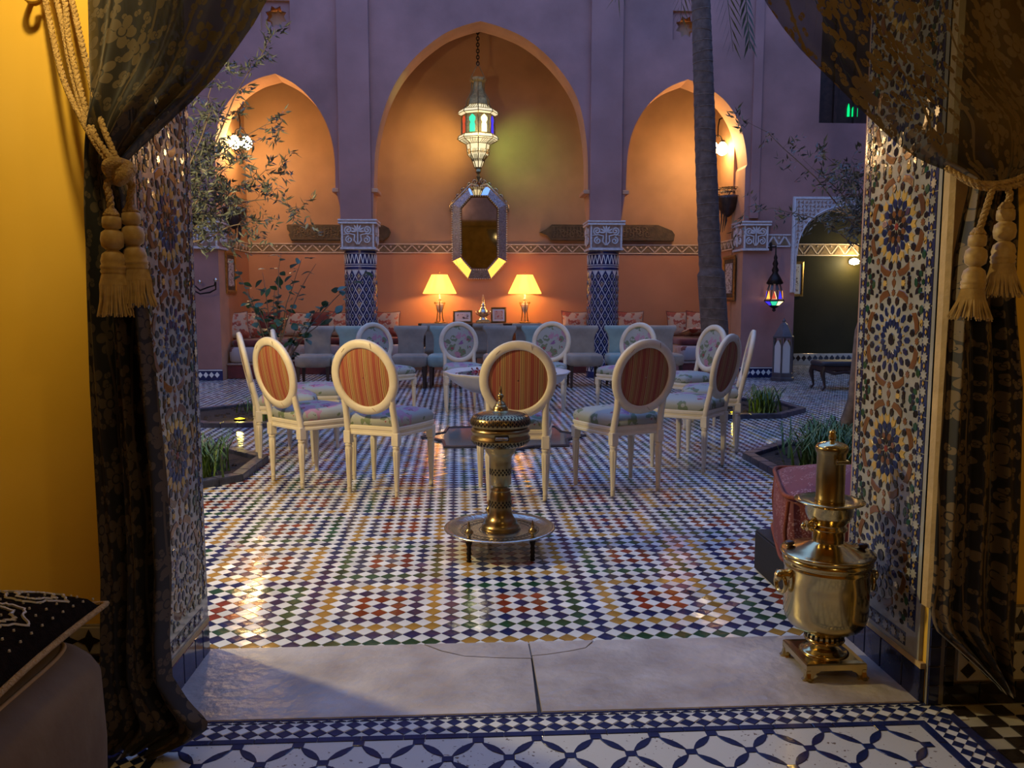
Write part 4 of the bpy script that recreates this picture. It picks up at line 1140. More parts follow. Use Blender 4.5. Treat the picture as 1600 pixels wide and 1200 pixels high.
# ================================================================== FOUNTAIN
b = MB()
t = thing('fountain_pool', 'dark shallow star shaped floor pool under the marble basin', 'pool', (FC.x, FC.y, 0))
st = star_poly(8, POOL_R, .80); si = star_poly(8, POOL_R - .03, .80)
b.rings([[(x, y, -.02) for x, y in st], [(x, y, .018) for x, y in st], [(x, y, .022) for x, y in si], [(x * .985, y * .985, -.002) for x, y in si]], 0, False, False); part('rim', b, M_POOL, t)
b = MB(); b.add([(x, y, .012) for x, y in si], [tuple(range(16))]); b.add([(x, y, .004) for x, y in si], [tuple(reversed(range(16)))]); part('water', b, mat('slate_pool_water', (0.09, 0.10, 0.13), 0.12, spec=0.6), t)
t = thing('fountain_basin', 'white scalloped marble fountain basin in the middle of the chairs', 'fountain', (FC.x + .03, FC.y, .004))
b = MB(); b.lathe([(.17, -.004), (.17, .05), (.12, .08), (.075, .12), (.065, .26), (.09, .31), (.12, .34), (.12, .37)], 24); part('pedestal', b, M_MARBLE, t)
rs = []
for r_, z in ((.10, .36), (.22, .385), (.36, .43), (.47, .50), (.525, .565), (.545, .585), (.53, .592), (.49, .575), (.36, .535), (.12, .52)):
    rs.append([((r_ * (1 + .035 * abs(math.cos(6 * 2 * PI * k / 96)) * (r_ > .2))) * math.cos(2 * PI * k / 96), (r_ * (1 + .035 * abs(math.cos(6 * 2 * PI * k / 96)) * (r_ > .2))) * math.sin(2 * PI * k / 96), z) for k in range(96)])
b = MB(); b.rings(rs, 0, True, True); part('bowl', b, M_MARBLE, t)
b = MB(); b.lathe([(.001, .572), (.44, .572)], 32, caps=False); b.add([(.44 * math.cos(2 * PI * k / 32), .44 * math.sin(2 * PI * k / 32), .571) for k in range(32)], [tuple(range(32))]); part('water', b, M_WATER, t)
b = MB(); b.lathe([(.02, .55), (.025, .60), (.012, .62), (.018, .65), (.004, .67)], 12); part('spout', b, M_BRASS, t)
random.seed(4); b = MB()
for i in range(420):
    a = random.uniform(0, 2 * PI); r_ = min(abs(random.gauss(0, .17)), .38); s = random.uniform(.012, .022); h = .574 + .035 * math.exp(-(r_ / .2) ** 2) * random.random() * 2
    T = Tm((r_ * math.cos(a) - .08, r_ * math.sin(a) - .05, h), random.gauss(0, .5), random.gauss(0, .5), a)
    b.add([(0, 0, 0), (s, -s * .6, .004), (s * 1.5, 0, .008), (s, s * .6, .004)], [(0, 1, 2), (0, 2, 3)], 0, True, T)
o = part('rose_petals', b, M_PETAL); o.location = (FC.x + .03, FC.y, .004); tag(o, 'dark red rose petals floating in the marble basin', 'petals'); stuff(o)

# ================================================================== OVAL BACK CHAIRS
def oval_chair(label):
    """origin under the seat, faces +Y, back at -Y"""
    t = thing('oval_chair', label, 'chair', (0, 0, 0), 0, 'oval back chairs round the fountain')
    FX, FY, BX, BY = .228, .205, .170, -.195
    # seat rail with bowed front and sides
    out = []
    for x, y in curve([(-BX - .015, BY - .012), (-BX - .045, BY + .10), (-FX - .012, FY - .07), (-FX + .02, FY + .012), (0, FY + .045), (FX - .02, FY + .012), (FX + .012, FY - .07), (BX + .045, BY + .10), (BX + .015, BY - .012)], 5): out.append((x, y))
    def ring(z, k): return [(x * k, y * k, z) for x, y in out]
    b = MB(); b.rings([ring(.375, .95), ring(.380, 1.0), ring(.392, 1.0), ring(.396, .975), ring(.412, .975), ring(.416, 1.0), ring(.432, 1.0), ring(.438, .97)], 0, False, True)
    part('seat_rail', b, M_PAINT, t)
    b = MB(); b.rings([ring(.430, .94), ring(.445, .985), ring(.470, .995), ring(.495, .95), ring(.513, .82), ring(.524, .60), ring(.530, .30), ring(.531, .05)], 0, True, True)
    part('seat_cushion', b, M_FLORAL, t)
    # legs
    leg = [(.0115, 0), (.014, .004), (.0150, .022), (.0125, .03), (.0155, .034), (.0155, .040), (.0135, .046), (.0165, .12), (.0195, .22), (.0225, .292), (.0185, .298), (.0235, .304), (.0235, .314), (.0185, .320)]
    for x, y in ((FX - .012, FY - .02), (-FX + .012, FY - .02), (BX, BY), (-BX, BY)):
        b = MB(); b.lathe(leg, 14, 0, True, Tm((x, y, 0)))
        for k in range(8):
            a = 2 * PI * k / 8
            b.tube([(x + .0125 * math.cos(a), y + .0125 * math.sin(a), .06), (x + .0205 * math.cos(a), y + .0205 * math.sin(a), .285)], [.0028, .0042], 4)
        b.box((x - .0235, y - .0235, .320), (x + .0235, y + .0235, .40), ch=.003)
        part('leg', b, M_PAINT, t)
    # oval back: ring tilted back
    TL = math.radians(11); cz, cy = .745, -.268
    Mb = Tm((0, cy, cz), rx=TL)        # local: x across, z up, y forward
    rx, rz = .2015, .2115
    N_ = 48; rs = []
    sec = [(-.027, -.012), (-.027, .010), (-.018, .019), (.010, .019), (.024, .012), (.027, 0), (.024, -.014), (.0, -.019), (-.018, -.019)]
    for k in range(N_ + 1):
        a = 2 * PI * k / N_; ca, sa = math.cos(a), math.sin(a)
        nx, nz = ca / rx, sa / rz; l = math.hypot(nx, nz); nx /= l; nz /= l
        rs.append([(rx * ca + nx * u, v, rz * sa + nz * u) for u, v in sec])
    b = MB(); b.rings(rs, 0, True, False, Mb); fr = part('back_frame', b, M_PAINT, t)
    b = MB()
    for k, ln in ((9, .05), (17, .03), (38, .04)):
        a = 2 * PI * k / N_
        b.box((-.001, -.0205, -.012), (.001, -.0188, .022), 0, Mb @ Tm((rx * math.cos(a), 0, rz * math.sin(a)), ry=random.uniform(-1, 1)))
    part('paint_crack', b, M_CHIP, fr)
    for s, m, nm, y0 in ((1, M_FLORAL, 'inner_panel', .006), (-1, M_STRIPE, 'outer_panel', -.006)):
        b = MB(); rs = []
        for q in (1.0, .97, .8, .5, .2, .02):
            rs.append([((rx - .022) * q * math.cos(2 * PI * k / N_), y0 + s * (.013 * (1 - q ** 3)), (rz - .022) * q * math.sin(2 * PI * k / N_)) for k in range(N_)])
        if s > 0: rs = [list(reversed(r_)) for r_ in rs]
        b.rings(rs, 0, True, False, Mb); part(nm, b, m, t)
        b = MB(); b.rings([[((rx - .023) * math.cos(2 * PI * k / N_) + 0, y0 + s * .003 + .004 * math.sin(c), (rz - .023) * math.sin(2 * PI * k / N_) + .004 * math.cos(c)) for c in [2 * PI * e / 6 for e in range(6)]] for k in range(N_ + 1)], 0, True, False, Mb)
        part('gimp_trim', b, M_ROPE, t)
    for s in (-1, 1):
        pth = [(s * BX, BY, .395), (s * BX, BY - .006, .44), (s * (BX - .002), BY - .018, .50), (s * (BX - .004), BY - .030, .55), (s * (BX - .001), BY - .043, .61), (s * (BX + .006), BY - .055, .665)]
        b = MB(); b.tube(pth, [.0235, .0225, .0215, .0215, .021, .012], 8, flat=(1.0, .95)); part('stile', b, M_PAINT, t)
    return t
def place_chair(proto, x, y, face, label, first=False):
    o = proto if first else copy_tree(proto)
    o.location = (x, y, 0); o.rotation_euler = (0, 0, face); o['label'] = label
    return o
c0 = oval_chair('cream oval back chair')
# rear-leg foot centre, target point the chair faces
seats = [((0.288, 4.742), (0.29, 7.0), 'cream striped back oval chair right behind the brass brazier'),
         ((-1.200, 5.269), (.35, 6.85), 'leftmost cream chair with striped oval back turned inward'),
         ((-0.603, 4.953), (.35, 7.1), 'cream striped back oval chair second from left in front row'),
         ((1.045, 4.897), (.20, 6.95), 'cream striped back oval chair to the right of the brazier'),
         ((1.765, 5.62), (.15, 7.0), 'cream chair with narrow striped back seen at a slant, right side'),
         ((2.185, 6.38), (.2, 6.95), 'white chair seen edge on, farthest right of the ring'),
         ((2.32, 7.75), (.3, 7.0), 'white chair with floral oval back facing left, right of the ring'),
         ((1.80, 8.62), (.3, 7.0), 'white floral back chair facing us, rightmost of the far row'),
         ((0.93, 9.10), (.3, 7.0), 'white floral back chair facing us, just right of the fountain basin'),
         ((-0.10, 9.12), (.3, 7.0), 'white floral back chair facing us, left behind the fountain basin'),
         ((-0.99, 8.80), (.3, 7.0), 'white floral back chair facing us, leftmost of the far row'),
         ((-1.60, 6.10), (.4, 6.75), 'white chair half hidden behind the leftmost striped chair'),
         ((-1.50, 6.72), (.4, 7.1), 'white chair farther back, seat seen past the leftmost striped chair')]
for i, ((x, y), tg, lb) in enumerate(seats):
    d = Vector((tg[0] - x, tg[1] - y, 0)).normalized()
    face = math.atan2(-d.x, d.y)
    place_chair(c0, x + d.x * .195, y + d.y * .195, face, lb, i == 0)

# ================================================================== ROLL BACK SLIPPER CHAIRS
def slipper(m, label):
    """faces -Y (towards the fountain)"""
    t = thing('slipper_chair', label, 'chair', (0, 0, 0), 0, 'roll back chairs before the alcoves')
    b = MB(); b.rings(sbox((-.245, -.27, .30), (.245, .22, .47), .05, 3, .012), 0, True, True); part('seat', b, m, t)
    b = MB(); prof = []
    # side profile of the scroll back, (y,z)
    pf = [(.165, .40), (.175, .55), (.185, .70), (.190, .775), (.195, .82), (.215, .848), (.25, .862), (.285, .85), (.30, .82), (.29, .79), (.265, .775), (.255, .74), (.252, .60), (.25, .40)]
    pf = curve(pf, 3)
    rs = []
    for x in (-.225, -.222, -.20, 0, .20, .222, .225):
        k = 1.0 if abs(x) < .223 else .9
        cy_ = .225; rs.append([(x * (.80 + .25 * max(0, min(1, (z - .68) / .12)) ** 1.5 + .06 * max(0, (.55 - z) / .15)), cy_ + (y - cy_) * k, z if abs(x) < .223 else .6 + (z - .6) * .985) for y, z in pf])
    b.rings(rs, 0, True, True); part('backrest', b, m, t)
    for s in (-1, 1):
        b = MB(); b.lathe([(.042, -.006), (.036, .004), (.012, .010)], 16, 0, True, Tm((s * .236, .25, .818), ry=s * PI / 2)); part('scroll_end', b, m, t)
    for x in (-.2, .2):
        for y in (-.22, .19):
            b = MB(); b.rings([[(x * 1.02 + i * .015, y * 1.03 + j * .015, 0) for i, j in ((-1, -1), (1, -1), (1, 1), (-1, 1))], [(x + i * .024, y + j * .024, .31) for i, j in ((-1, -1), (1, -1), (1, 1), (-1, 1))]], 0, False, True)
            part('leg', b, M_WOODD, t)
    return t
sg = slipper(M_GREY, 'x'); st_ = slipper(M_TEAL, 'x')
used = {M_GREY.name: False, M_TEAL.name: False}
def put_slip(px, y, m, label, rz=0.0):
    p = sg if m is M_GREY else st_
    o = copy_tree(p) if used[m.name] else p
    used[m.name] = True
    v = W(px, 570, y); o.location = (v.x, y, 0); o.rotation_euler = (0, 0, rz); o['label'] = label
R1 = 11.35
for px, m, lb in ((493, M_GREY, 'grey roll back chair at the left end, beside the leafy shrub'), (549, M_TEAL, 'pale teal roll back chair in front of the left tiled column'),
                  (641, M_GREY, 'grey roll back chair between the left column and the left lamp'), (697, M_TEAL, 'pale teal roll back chair under the left table lamp'),
                  (783, M_GREY, 'grey roll back chair between the two table lamps'), (843, M_TEAL, 'pale teal roll back chair mostly hidden behind the right centre oval chair'),
                  (912, M_GREY, 'grey roll back chair just left of the right tiled column'), (974, M_TEAL, 'pale teal roll back chair just right of the right tiled column'),
                  (1036, M_GREY, 'grey roll back chair at the right end, near the palm trunk')):
    put_slip(px, R1, m, lb, random.gauss(0, .03))
for px, lb in ((684, 'grey roll back chair turned away, behind the left lamp chair'), (762, 'grey roll back chair turned away, before the console middle'), (822, 'grey roll back chair turned away, under the right table lamp')):
    put_slip(px, 13.0, M_GREY, lb, PI)

# ================================================================== BANQUETTES AND CUSHIONS
def banquette(x0, x1, y0, y1, label):
    t = thing('banquette', label, 'sofa', ((x0 + x1) / 2, (y0 + y1) / 2, 0)); ox, oy = (x0 + x1) / 2, (y0 + y1) / 2
    hx, hy = (x1 - x0) / 2, (y1 - y0) / 2
    b = MB(); b.box((-hx, -hy, 0), (hx, hy, .22), ch=.01); part('plinth', b, M_REDV, t)
    b = MB(); b.box((-hx - .004, -hy - .012, .215), (hx + .004, hy, .245), ch=.006); part('ledge', b, M_STUCB, t)
    b = MB(); b.rings(sbox((-hx, -hy, .246), (hx, hy, .49), .05, 3, .01), 0, True, True); part('mattress', b, M_MATT, t)
    b = MB(); b.rings(sbox((-hx + .01, -hy + .16, .488), (hx - .01, hy - .01, .60), .04, 3, .0), 0, True, True); part('seat_cushion', b, M_REDV, t)
    return t
banquette(AX0 + .01, -2.95, 12.72, 14.18, 'red and cream banquette end at the left wall of the alcove')
banquette(-2.93, -1.0, 13.45, 14.18, 'long low red banquette behind the leafy shrub, left of the lamps')
banquette(1.35, 3.40, 13.45, 14.18, 'long low red banquette right of the lamps behind the right column')
banquette(3.42, AX1 - .05, 12.72, 14.18, 'red banquette at the right wall behind the palm trunk')
def cushion(m):
    t = thing('throw_cushion', 'x', 'cushion', (0, 0, 0), 0, 'brocade cushions on the banquettes')
    n = 14
    for s, nm in ((1, 'front_cover'), (-1, 'back_cover')):
        P_ = []
        for i in range(n + 1):
            r_ = []
            for j in range(n + 1):
                u, v = i / n * 2 - 1, j / n * 2 - 1
                pin = 1 - .10 * (1 - abs(u)) * abs(v) ** 3 - 0
                hx = .235 * (u * (1 - .10 * (1 - v * v) * abs(u)))
                hz = .225 * (v * (1 - .10 * (1 - u * u) * abs(v)))
                th = .075 * ((1 - u * u) * (1 - v * v)) ** .45
                r_.append((hx, -s * th, hz + .225))
            P_.append(r_ if s > 0 else list(reversed(r_)))
        b = MB(); b.grid(P_, 0, True); part(nm, b, m, t)
    b = MB(); pts = []
    for k in range(41):
        a = k / 40 * 4; sd = int(a) % 4; f = a - int(a); f = f * 2 - 1
        u, v = ((f, -1), (1, f), (-f, 1), (-1, -f))[sd]
        pts.append((.235 * (u * (1 - .10 * (1 - v * v) * abs(u))), 0, .225 * (v * (1 - .10 * (1 - u * u) * abs(v))) + .225))
    b.tube(pts, .007, 5, caps=False); part('piping', b, M_REDV, t)
    return t
cb = cushion(M_BROCADE); cr_ = cushion(M_REDV); first = {}
def put_cushion(m, x, y, z, rx, rz, label, s=1.0):
    p = cb if m is M_BROCADE else cr_
    o = copy_tree(p) if first.get(m.name) else p
    first[m.name] = 1
    o.location = (x, y, z); o.rotation_euler = (rx, random.gauss(0, .04), rz); o.scale = (s, s, s); o['label'] = label
BR, DR = M_BROCADE, M_REDV
lean = -.22
for a in ((BR, W(368, 520, 13.1).x, 13.15, .60, lean, .55, 'brocade cushion at the far left, nearest the framed picture'), (BR, W(390, 520, 13.6).x, 13.55, .60, lean, .7, 'second brocade cushion from the left wall'),
          (DR, W(350, 520, 13.2).x - .02, 13.4, .60, lean, .9, 'dark red cushion in the left corner of the banquette'),
          (DR, W(415, 520, 13.9).x, 13.95, .60, lean, .1, 'dark patterned cushion behind the leafy shrub'), (BR, W(462, 520, 13.9).x, 13.90, .60, lean, -.1, 'brocade cushion half hidden by the leafy shrub'),
          (DR, W(505, 520, 14.0).x, 13.98, .60, lean, 0, 'dark red cushion right of the leafy shrub'), (BR, W(532, 520, 13.9).x, 13.90, .60, lean, .05, 'brocade cushion just left of the left tiled column'),
          (BR, W(604, 520, 14.0).x, 13.95, .60, lean, -.1, 'brocade cushion right of the left column, under the left lamp')):
    put_cushion(*a)
for a in ((BR, W(897, 520, 14.0).x, 13.95, .60, lean, .1, 'brocade cushion just left of the right tiled column'), (BR, W(985, 520, 14.0).x, 13.95, .60, lean, -.05, 'brocade cushion just right of the right tiled column'),
          (BR, W(1063, 515, 13.9).x, 13.90, .60, lean, .0, 'brocade cushion between the right column and the palm trunk'), (BR, W(1090, 518, 13.8).x, 13.75, .60, lean, -.2, 'brocade cushion half behind the palm trunk'),
          (BR, W(1141, 520, 13.0).x, 13.1, .60, lean, -.75, 'brocade cushion at the far right, below the gilt framed picture')):
    put_cushion(*a)
for px, y, lb in ((1078, 13.6, 'brocade cushion lying flat at the right end of the roll back chairs'), (490, 13.55, 'pale brocade cushion lying flat by the shrub')):
    put_cushion(BR, W(px, 540, y).x, y, .66, 1.35, .2, lb, .9)

# ================================================================== CONSOLE, LAMPS, PICTURES, ORNAMENT
cxL, cxR = -0.86, 1.26; CT = .838
t = thing('console_table', 'dark wooden console under the octagonal mirror', 'table', ((cxL + cxR) / 2, 13.92, 0)); hw = (cxR - cxL) / 2
b = MB(); b.box((-hw, -.22, CT - .035), (hw, .22, CT), ch=.006); part('table_top', b, M_WOODD, t)
b = MB(); b.box((-hw + .03, -.20, CT - .16), (hw - .03, .20, CT - .035), ch=.004); part('apron', b, M_WOODD, t)
for s in (-1, 1):
    for y in (-.17, .17):
        b = MB(); b.lathe([(.03, 0), (.035, .03), (.022, .06), (.03, .30), (.038, .40), (.024, .45), (.03, .50), (.034, .70)], 12, 0, True, Tm((s * (hw - .08), y, 0))); part('leg', b, M_WOODD, t)
for i in range(3):
    b = MB(); b.box((-hw + .1 + i * .66, -.206, CT - .145), (-hw + .70 + i * .66, -.199, CT - .05), ch=.003); d = part('drawer', b, M_WOODD, t)
    b = MB(); b.lathe([(.012, 0), (.014, .012), (.006, .02)], 10, 0, True, Tm((-hw + .40 + i * .66, -.206, CT - .098), rx=PI / 2)); part('knob', b, M_BRASS, d)
def table_lamp(x, label):
    t = thing('table_lamp', label, 'lamp', (x, 13.90, CT), 0, 'lit lamps on the console')
    b = MB(); b.lathe([(.095, 0), (.10, .012), (.085, .022), (.03, .028)], 24); part('base', b, M_GOLDF, t)
    for k in range(3):
        a = 2 * PI * k / 3 + PI / 6; c, s = math.cos(a), math.sin(a)
        b = MB(); b.tube([(c * .07, s * .07, .02), (c * .055, s * .055, .10), (c * .045, s * .045, .20), (c * .075, s * .075, .30), (c * .098, s * .098, .345), (c * .090, s * .090, .37)], .0085, 8); part('leg', b, M_GOLDF, t)
    b = MB(); b.lathe([(.004, .12), (.012, .14), (.006, .155), (.030, .20), (.052, .26), (.060, .31), (.050, .345), (.030, .36), (.022, .40), (.03, .41), (.012, .43), (.012, .50)], 20); part('urn', b, M_MARBLE, t)
    b = MB(); b.lathe([(.098, .338), (.10, .345), (.098, .352)], 24, caps=False); b.lathe([(.094, .352), (.094, .338)], 24, caps=False); part('ring', b, M_GOLDF, t)
    b = MB(); b.rings([[(r_ * math.cos(2 * PI * k / 40), r_ * math.sin(2 * PI * k / 40), z) for k in range(40)] for r_, z in ((.287, .505), (.287, .520), (.21, .68), (.142, .822), (.140, .83))], 0, True, False)
    b.rings([[(r_ * math.cos(2 * PI * k / 40), r_ * math.sin(2 * PI * k / 40), z) for k in range(40)] for r_, z in ((.137, .83), (.20, .69), (.283, .518), (.283, .505))], 0, True, False)
    part('lamp_shade', b, E_SHADE, t)
    b = MB(); b.tube([(0, 0, .50), (0, 0, .86)], .005, 6); b.lathe([(.006, .855), (.013, .868), (.006, .885)], 10); part('finial', b, M_BRASS, t)
    b = MB(); b.lathe([(.008, .53), (.032, .60), (.026, .64), (.004, .66)], 14); part('bulb', b, E_GLOBE, t)
    l = light('lamp_bulb', 'POINT', (0, 0, .59), 50, (1.0, .60, .25), .04); l.parent = t
    return t
l1 = table_lamp(W(687, 460, 13.9).x, 'lit table lamp with cone shade at the left end of the console')
l2 = table_lamp(W(820, 460, 13.9).x, 'lit table lamp with cone shade at the right end of the console')
M_PHOTO = floral('old_photograph', (0.55, 0.50, 0.42), [((0.10, 0.07, 0.05), 2.5, 0.4), ((0.30, 0.22, 0.16), 1.5, 0.35)], 12)
M_PHOTO2 = floral('red_print', (0.50, 0.36, 0.26), [((0.42, 0.12, 0.08), 3.5, 0.45)], 14)
def picture(label, M, w_, h, fm, pm, fw=.03, name='picture_frame', mount=M_BONE):
    t = thing(name, label, 'picture'); t.matrix_world = M
    b = MB()
    o = [(-w_, -h), (w_, -h), (w_, h), (-w_, h)]; i_ = [(-w_ + fw, -h + fw), (w_ - fw, -h + fw), (w_ - fw, h - fw), (-w_ + fw, h - fw)]
    k = [(x * .5 + y * .5, p * .5 + q * .5) for (x, p), (y, q) in zip(o, i_)]
    b.rings([[(x, y, 0) for x, y in o], [(x, y, .016) for x, y in o], [(x, y, .026) for x, y in k], [(x, y, .010) for x, y in i_]], 0, False, False); b.add([(x, y, 0) for x, y in o], [(3, 2, 1, 0)])
    part('frame', b, fm, t)
    b = MB(); b.box((-w_ + fw, -h + fw, .002), (w_ - fw, h - fw, .010)); part('mount', b, mount, t)
    g = (w_ - fw) * .28
    b = MB(); b.box((-w_ + fw + g, -h + fw + g, .010), (w_ - fw - g, h - fw - g, .012)); part('print', b, pm, t)
    return t
def face_T(loc, n, tilt=0):
    return Matrix.Translation(loc) @ face_M(0, 0, 0, n) @ Matrix.Rotation(tilt, 4, 'X')
v = W(723, 493, 13.85); picture('small dark framed photograph left of the brass ornament on the console', face_T((v.x, 13.86, CT + .112), '-y', -.18), .165, .108, M_BRASS, M_PHOTO)
v = W(779, 489, 13.85); picture('small upright framed print right of the brass ornament on the console', face_T((v.x, 13.86, CT + .137), '-y', -.18), .132, .134, M_BRASS, M_PHOTO2)
# brass ornament (little samovar) between the photographs
t = thing('brass_ornament', 'pale brass urn ornament between two framed pictures on the console', 'ornament', (W(755, 490, 13.8).x, 13.84, CT))
b = MB(); b.box((-.125, -.09, 0), (.125, .09, .045), ch=.006); b.box((-.10, -.075, .045), (.10, .075, .065), ch=.004); part('base', b, M_SILVER, t)
b = MB(); b.lathe([(.085, .065), (.075, .09), (.05, .10), (.085, .13), (.095, .18), (.08, .225), (.05, .25), (.06, .26), (.03, .275), (.045, .30), (.03, .33), (.018, .345), (.022, .38), (.012, .46), (.004, .49)], 20); part('body', b, M_SILVER, t)
for s in (-1, 1):
    b = MB(); b.tube([(s * .085, 0, .14), (s * .115, 0, .16), (s * .12, 0, .20), (s * .09, 0, .215)], .008, 6); part('handle', b, M_SILVER, t)
# octagonal mirror
def oct_pts(w_, h, c): return [(-w_ + c, -h), (w_ - c, -h), (w_, -h + c * 1.12), (w_, h - c * 1.12), (w_ - c, h), (-w_ + c, h), (-w_, h - c * 1.12), (-w_, -h + c * 1.12)]
mc_ = (W(749, 360, 14.15).x, W(749, 364, 14.15).z)
t = thing('octagonal_mirror', 'large octagonal etched mirror with crest hung above the console', 'mirror', (mc_[0], YA - .02, mc_[1]))
Mm = face_M(0, 0, 0, '-y') @ Matrix.Rotation(.05, 4, 'X')
o1, o2, o3 = oct_pts(.465, .78, .26), oct_pts(.335, .64, .19), oct_pts(.30, .60, .17)
for k in range(8):
    kk = (k + 1) % 8
    A, B, Cc, Dd = o1[k], o1[kk], o2[kk], o2[k]
    b = MB(); b.rings([[(x, y, 0) for x, y in (A, B, Cc, Dd)], [(x, y, .05) if i < 2 else (x, y, .125 if k in (7, 1) else .075) for i, (x, y) in enumerate((A, B, Cc, Dd))]], 0, False, True, Mm)
    part('frame_panel', b, M_MIRROR if k in (7, 1, 4) else M_MFRAME, t)
b = MB(); b.rings([[(x, y, .03) for x, y in o3], [(x, y, .034) for x, y in o3]], 0, False, True, Mm); part('glass', b, mat('old_mirror_glass', (0.34, 0.33, 0.27), 0.04, metal=1.0, color2=(0.48, 0.46, 0.38), vscale=8), t)
b = MB()
for pts, z, n in ((oct_pts(.475, .79, .265), .05, 9), (oct_pts(.325, .63, .185), .075, 9)):
    for k in range(8):
        p, q = Vector(pts[k]), Vector(pts[(k + 1) % 8]); m = max(2, int((q - p).length / .038))
        for i in range(m):
            c = p.lerp(q, i / m); b.lathe([(.004, -.012), (.013, 0), (.004, .012)], 6, 0, True, Mm @ Matrix.Translation((c.x, c.y, z)))
part('bead_border', b, M_BONE, t)
b = MB()
for s in (-1, 1):
    for (x, y, r_, tn) in ((.07, .86, .06, 1.4), (.16, .82, .05, 1.3), (.27, .72, .06, 1.4), (.36, .62, .055, 1.4), (.44, .52, .05, 1.3)):
        spiral(b, (s * x, y), r_, tn, Mm @ Matrix.Translation((0, 0, .03)), s, .014, -PI / 2)
    b.tube([(s * .02, .80, .03), (s * .14, .83, .04), (s * .27, .70, .04), (s * .40, .58, .04), (s * .50, .46, .03), (s * .505, .36, .03)], [.03, .035, .03, .028, .025, .008], 8, 0, True, Mm)
for a in (-.6, 0, .6):
    b.tube([(0, .86, .03), (math.sin(a) * .07, .93, .045), (math.sin(a) * .10, 1.0 - abs(a) * .09, .03)], [.03, .024, .006], 6, 0, True, Mm)
part('crest', b, M_SILVER, t)

# carved wooden boards on the wall
M_BOARD = mat('old_carved_wood', (0.06, 0.038, 0.014), 0.7, color2=(0.11, 0.07, 0.028), vscale=9, bump=0.6, bscale=30)
def board(x0, x1, z0, z1, label, kind):
    w_, h = (x1 - x0) / 2, (z1 - z0) / 2
    t = thing('carved_board', label, 'wall decoration', ((x0 + x1) / 2, YA - .07, (z0 + z1) / 2))
    if kind == 0: out = [(-w_, h * .9), (-w_ + .03, h), (w_ - .12, h * .95), (w_ - .03, h * .6), (w_, h * .1), (w_ - .03, -h * .5), (w_ - .12, -h), (-w_ + .07, -h), (-w_ + .03, -h * .3), (-w_ + .06, 0), (-w_ + .01, h * .3)]
    else: out = [(-w_, 0), (-w_ + .13, h * .45), (-w_ + .22, h), (w_ - .30, h), (w_ - .05, h * .3), (w_, -h * .2), (w_ - .02, -h), (-w_ + .20, -h), (-w_ + .12, -h * .3)]
    M = face_M(0, 0, 0, '-y'); b = MB(); out = [(x, y) for x, y in out]; out.reverse()
    b.rings([[(x, y, -.06) for x, y in out], [(x, y, .0) for x, y in out], [(x * .995, y * .95, .008) for x, y in out]], 0, False, False, M)
    tr = tessellate_polygon([[Vector((x * .995, y * .95, 0)) for x, y in out]]); b.add([(x * .995, y * .95, .008) for x, y in out], tr, 0, False, M)
    part('plank', b, M_BOARD, t)
    a0, a1 = (-w_ + .12, w_ - .15) if kind == 0 else (-w_ + .25, w_ - .42)
    b = MB(); x = a0; random.seed(3)
    while x < a1 - .05:
        spiral(b, (x + .03, random.uniform(-.25, .35) * h), h * .42, 1.1, M @ Matrix.Translation((0, 0, .006)), random.choice((-1, 1)), .008, random.random() * 6)
        b.tube([(x, -h * .6, .008), (x + .015, h * .1, .012), (x + .005, h * .7, .008)], .007, 5, 0, True, M); x += .058
    for y in (-.78, .78): b.tube([(a0 - .03, y * h, .008), (a1 + .03, y * h, .008)], .006, 5, 0, True, M)
    part('carved_relief', b, mat('worn_relief_wood', (0.15, 0.10, 0.045), 0.6, var=0.3), t)
board(-3.112, -1.342, 2.255, 2.53, 'long dark carved board behind the left tiled column', 0)
board(1.243, 3.643, 2.27, 2.55, 'long dark carved board with pointed left end behind the right column', 1)
picture('tall gilt framed picture on the left alcove wall', face_T((AX0 + .004, 13.09, 1.667), '+x'), .27, .335, M_GOLDF, M_PHOTO, .06, mount=M_BOARD)
picture('tall gilt framed picture on the right alcove wall beside the palm', face_T((AX1 - .034, 13.03, 1.585), '-x'), .30, .37, M_GOLDF, M_PHOTO, .06, mount=M_BOARD)
v = W(1240, 436, 14.95); picture('gilt framed picture on the dark corridor wall', face_T((v.x - .02, 14.985, v.z), '-y'), .22, .33, M_GOLDF, M_PHOTO, .05)

# ================================================================== PENDANT LANTERN
PXc = .170; PYc = 13.22
t = thing('pendant_lantern', 'large pierced brass lantern with coloured panes hanging in the centre arch', 'lantern', (PXc, PYc, 3.124))
n8 = 8
def oct_r(r_, z): return [(r_ * math.cos(2 * PI * k / 8), r_ * math.sin(2 * PI * k / 8), z) for k in range(8)]
def sec(name, prof, m):
    b = MB(); b.rings([oct_r(r_, z) for r_, z in prof], 0, False, True); return part(name, b, m, t)
sec('finial', [(.004, 0), (.03, .06), (.045, .09), (.02, .13), (.05, .17), (.04, .21), (.055, .24)], M_BRASS)
E_PALE = E_PANEL
sec('lower_glass', [(.055, .24), (.10, .36), (.165, .44), (.175, .50), (.17, .52), (.185, .60), (.295, .66)], E_PALE)
sec('lower_collar', [(.295, .655), (.325, .68), (.30, .735), (.27, .745)], E_PALE)
body = sec('drum', [(.262, .742), (.262, 1.05)], mat('pierced_brass_sheet', (0.42, 0.33, 0.13), 0.55, metal=0.5, var=0.3, vscale=30))
sec('upper_collar', [(.27, 1.048), (.325, 1.07), (.30, 1.12), (.22, 1.16), (.19, 1.20)], E_PALE)
sec('crown', [(.18, 1.20), (.17, 1.30), (.12, 1.38), (.095, 1.44), (.095, 1.56), (.13, 1.59), (.13, 1.63), (.05, 1.64)], MATS['pierced_brass_sheet'])
cols_ = [E_GREEN, E_YELLOW, E_BLUE, E_REDG]
ap = .262 * math.cos(PI / 8)
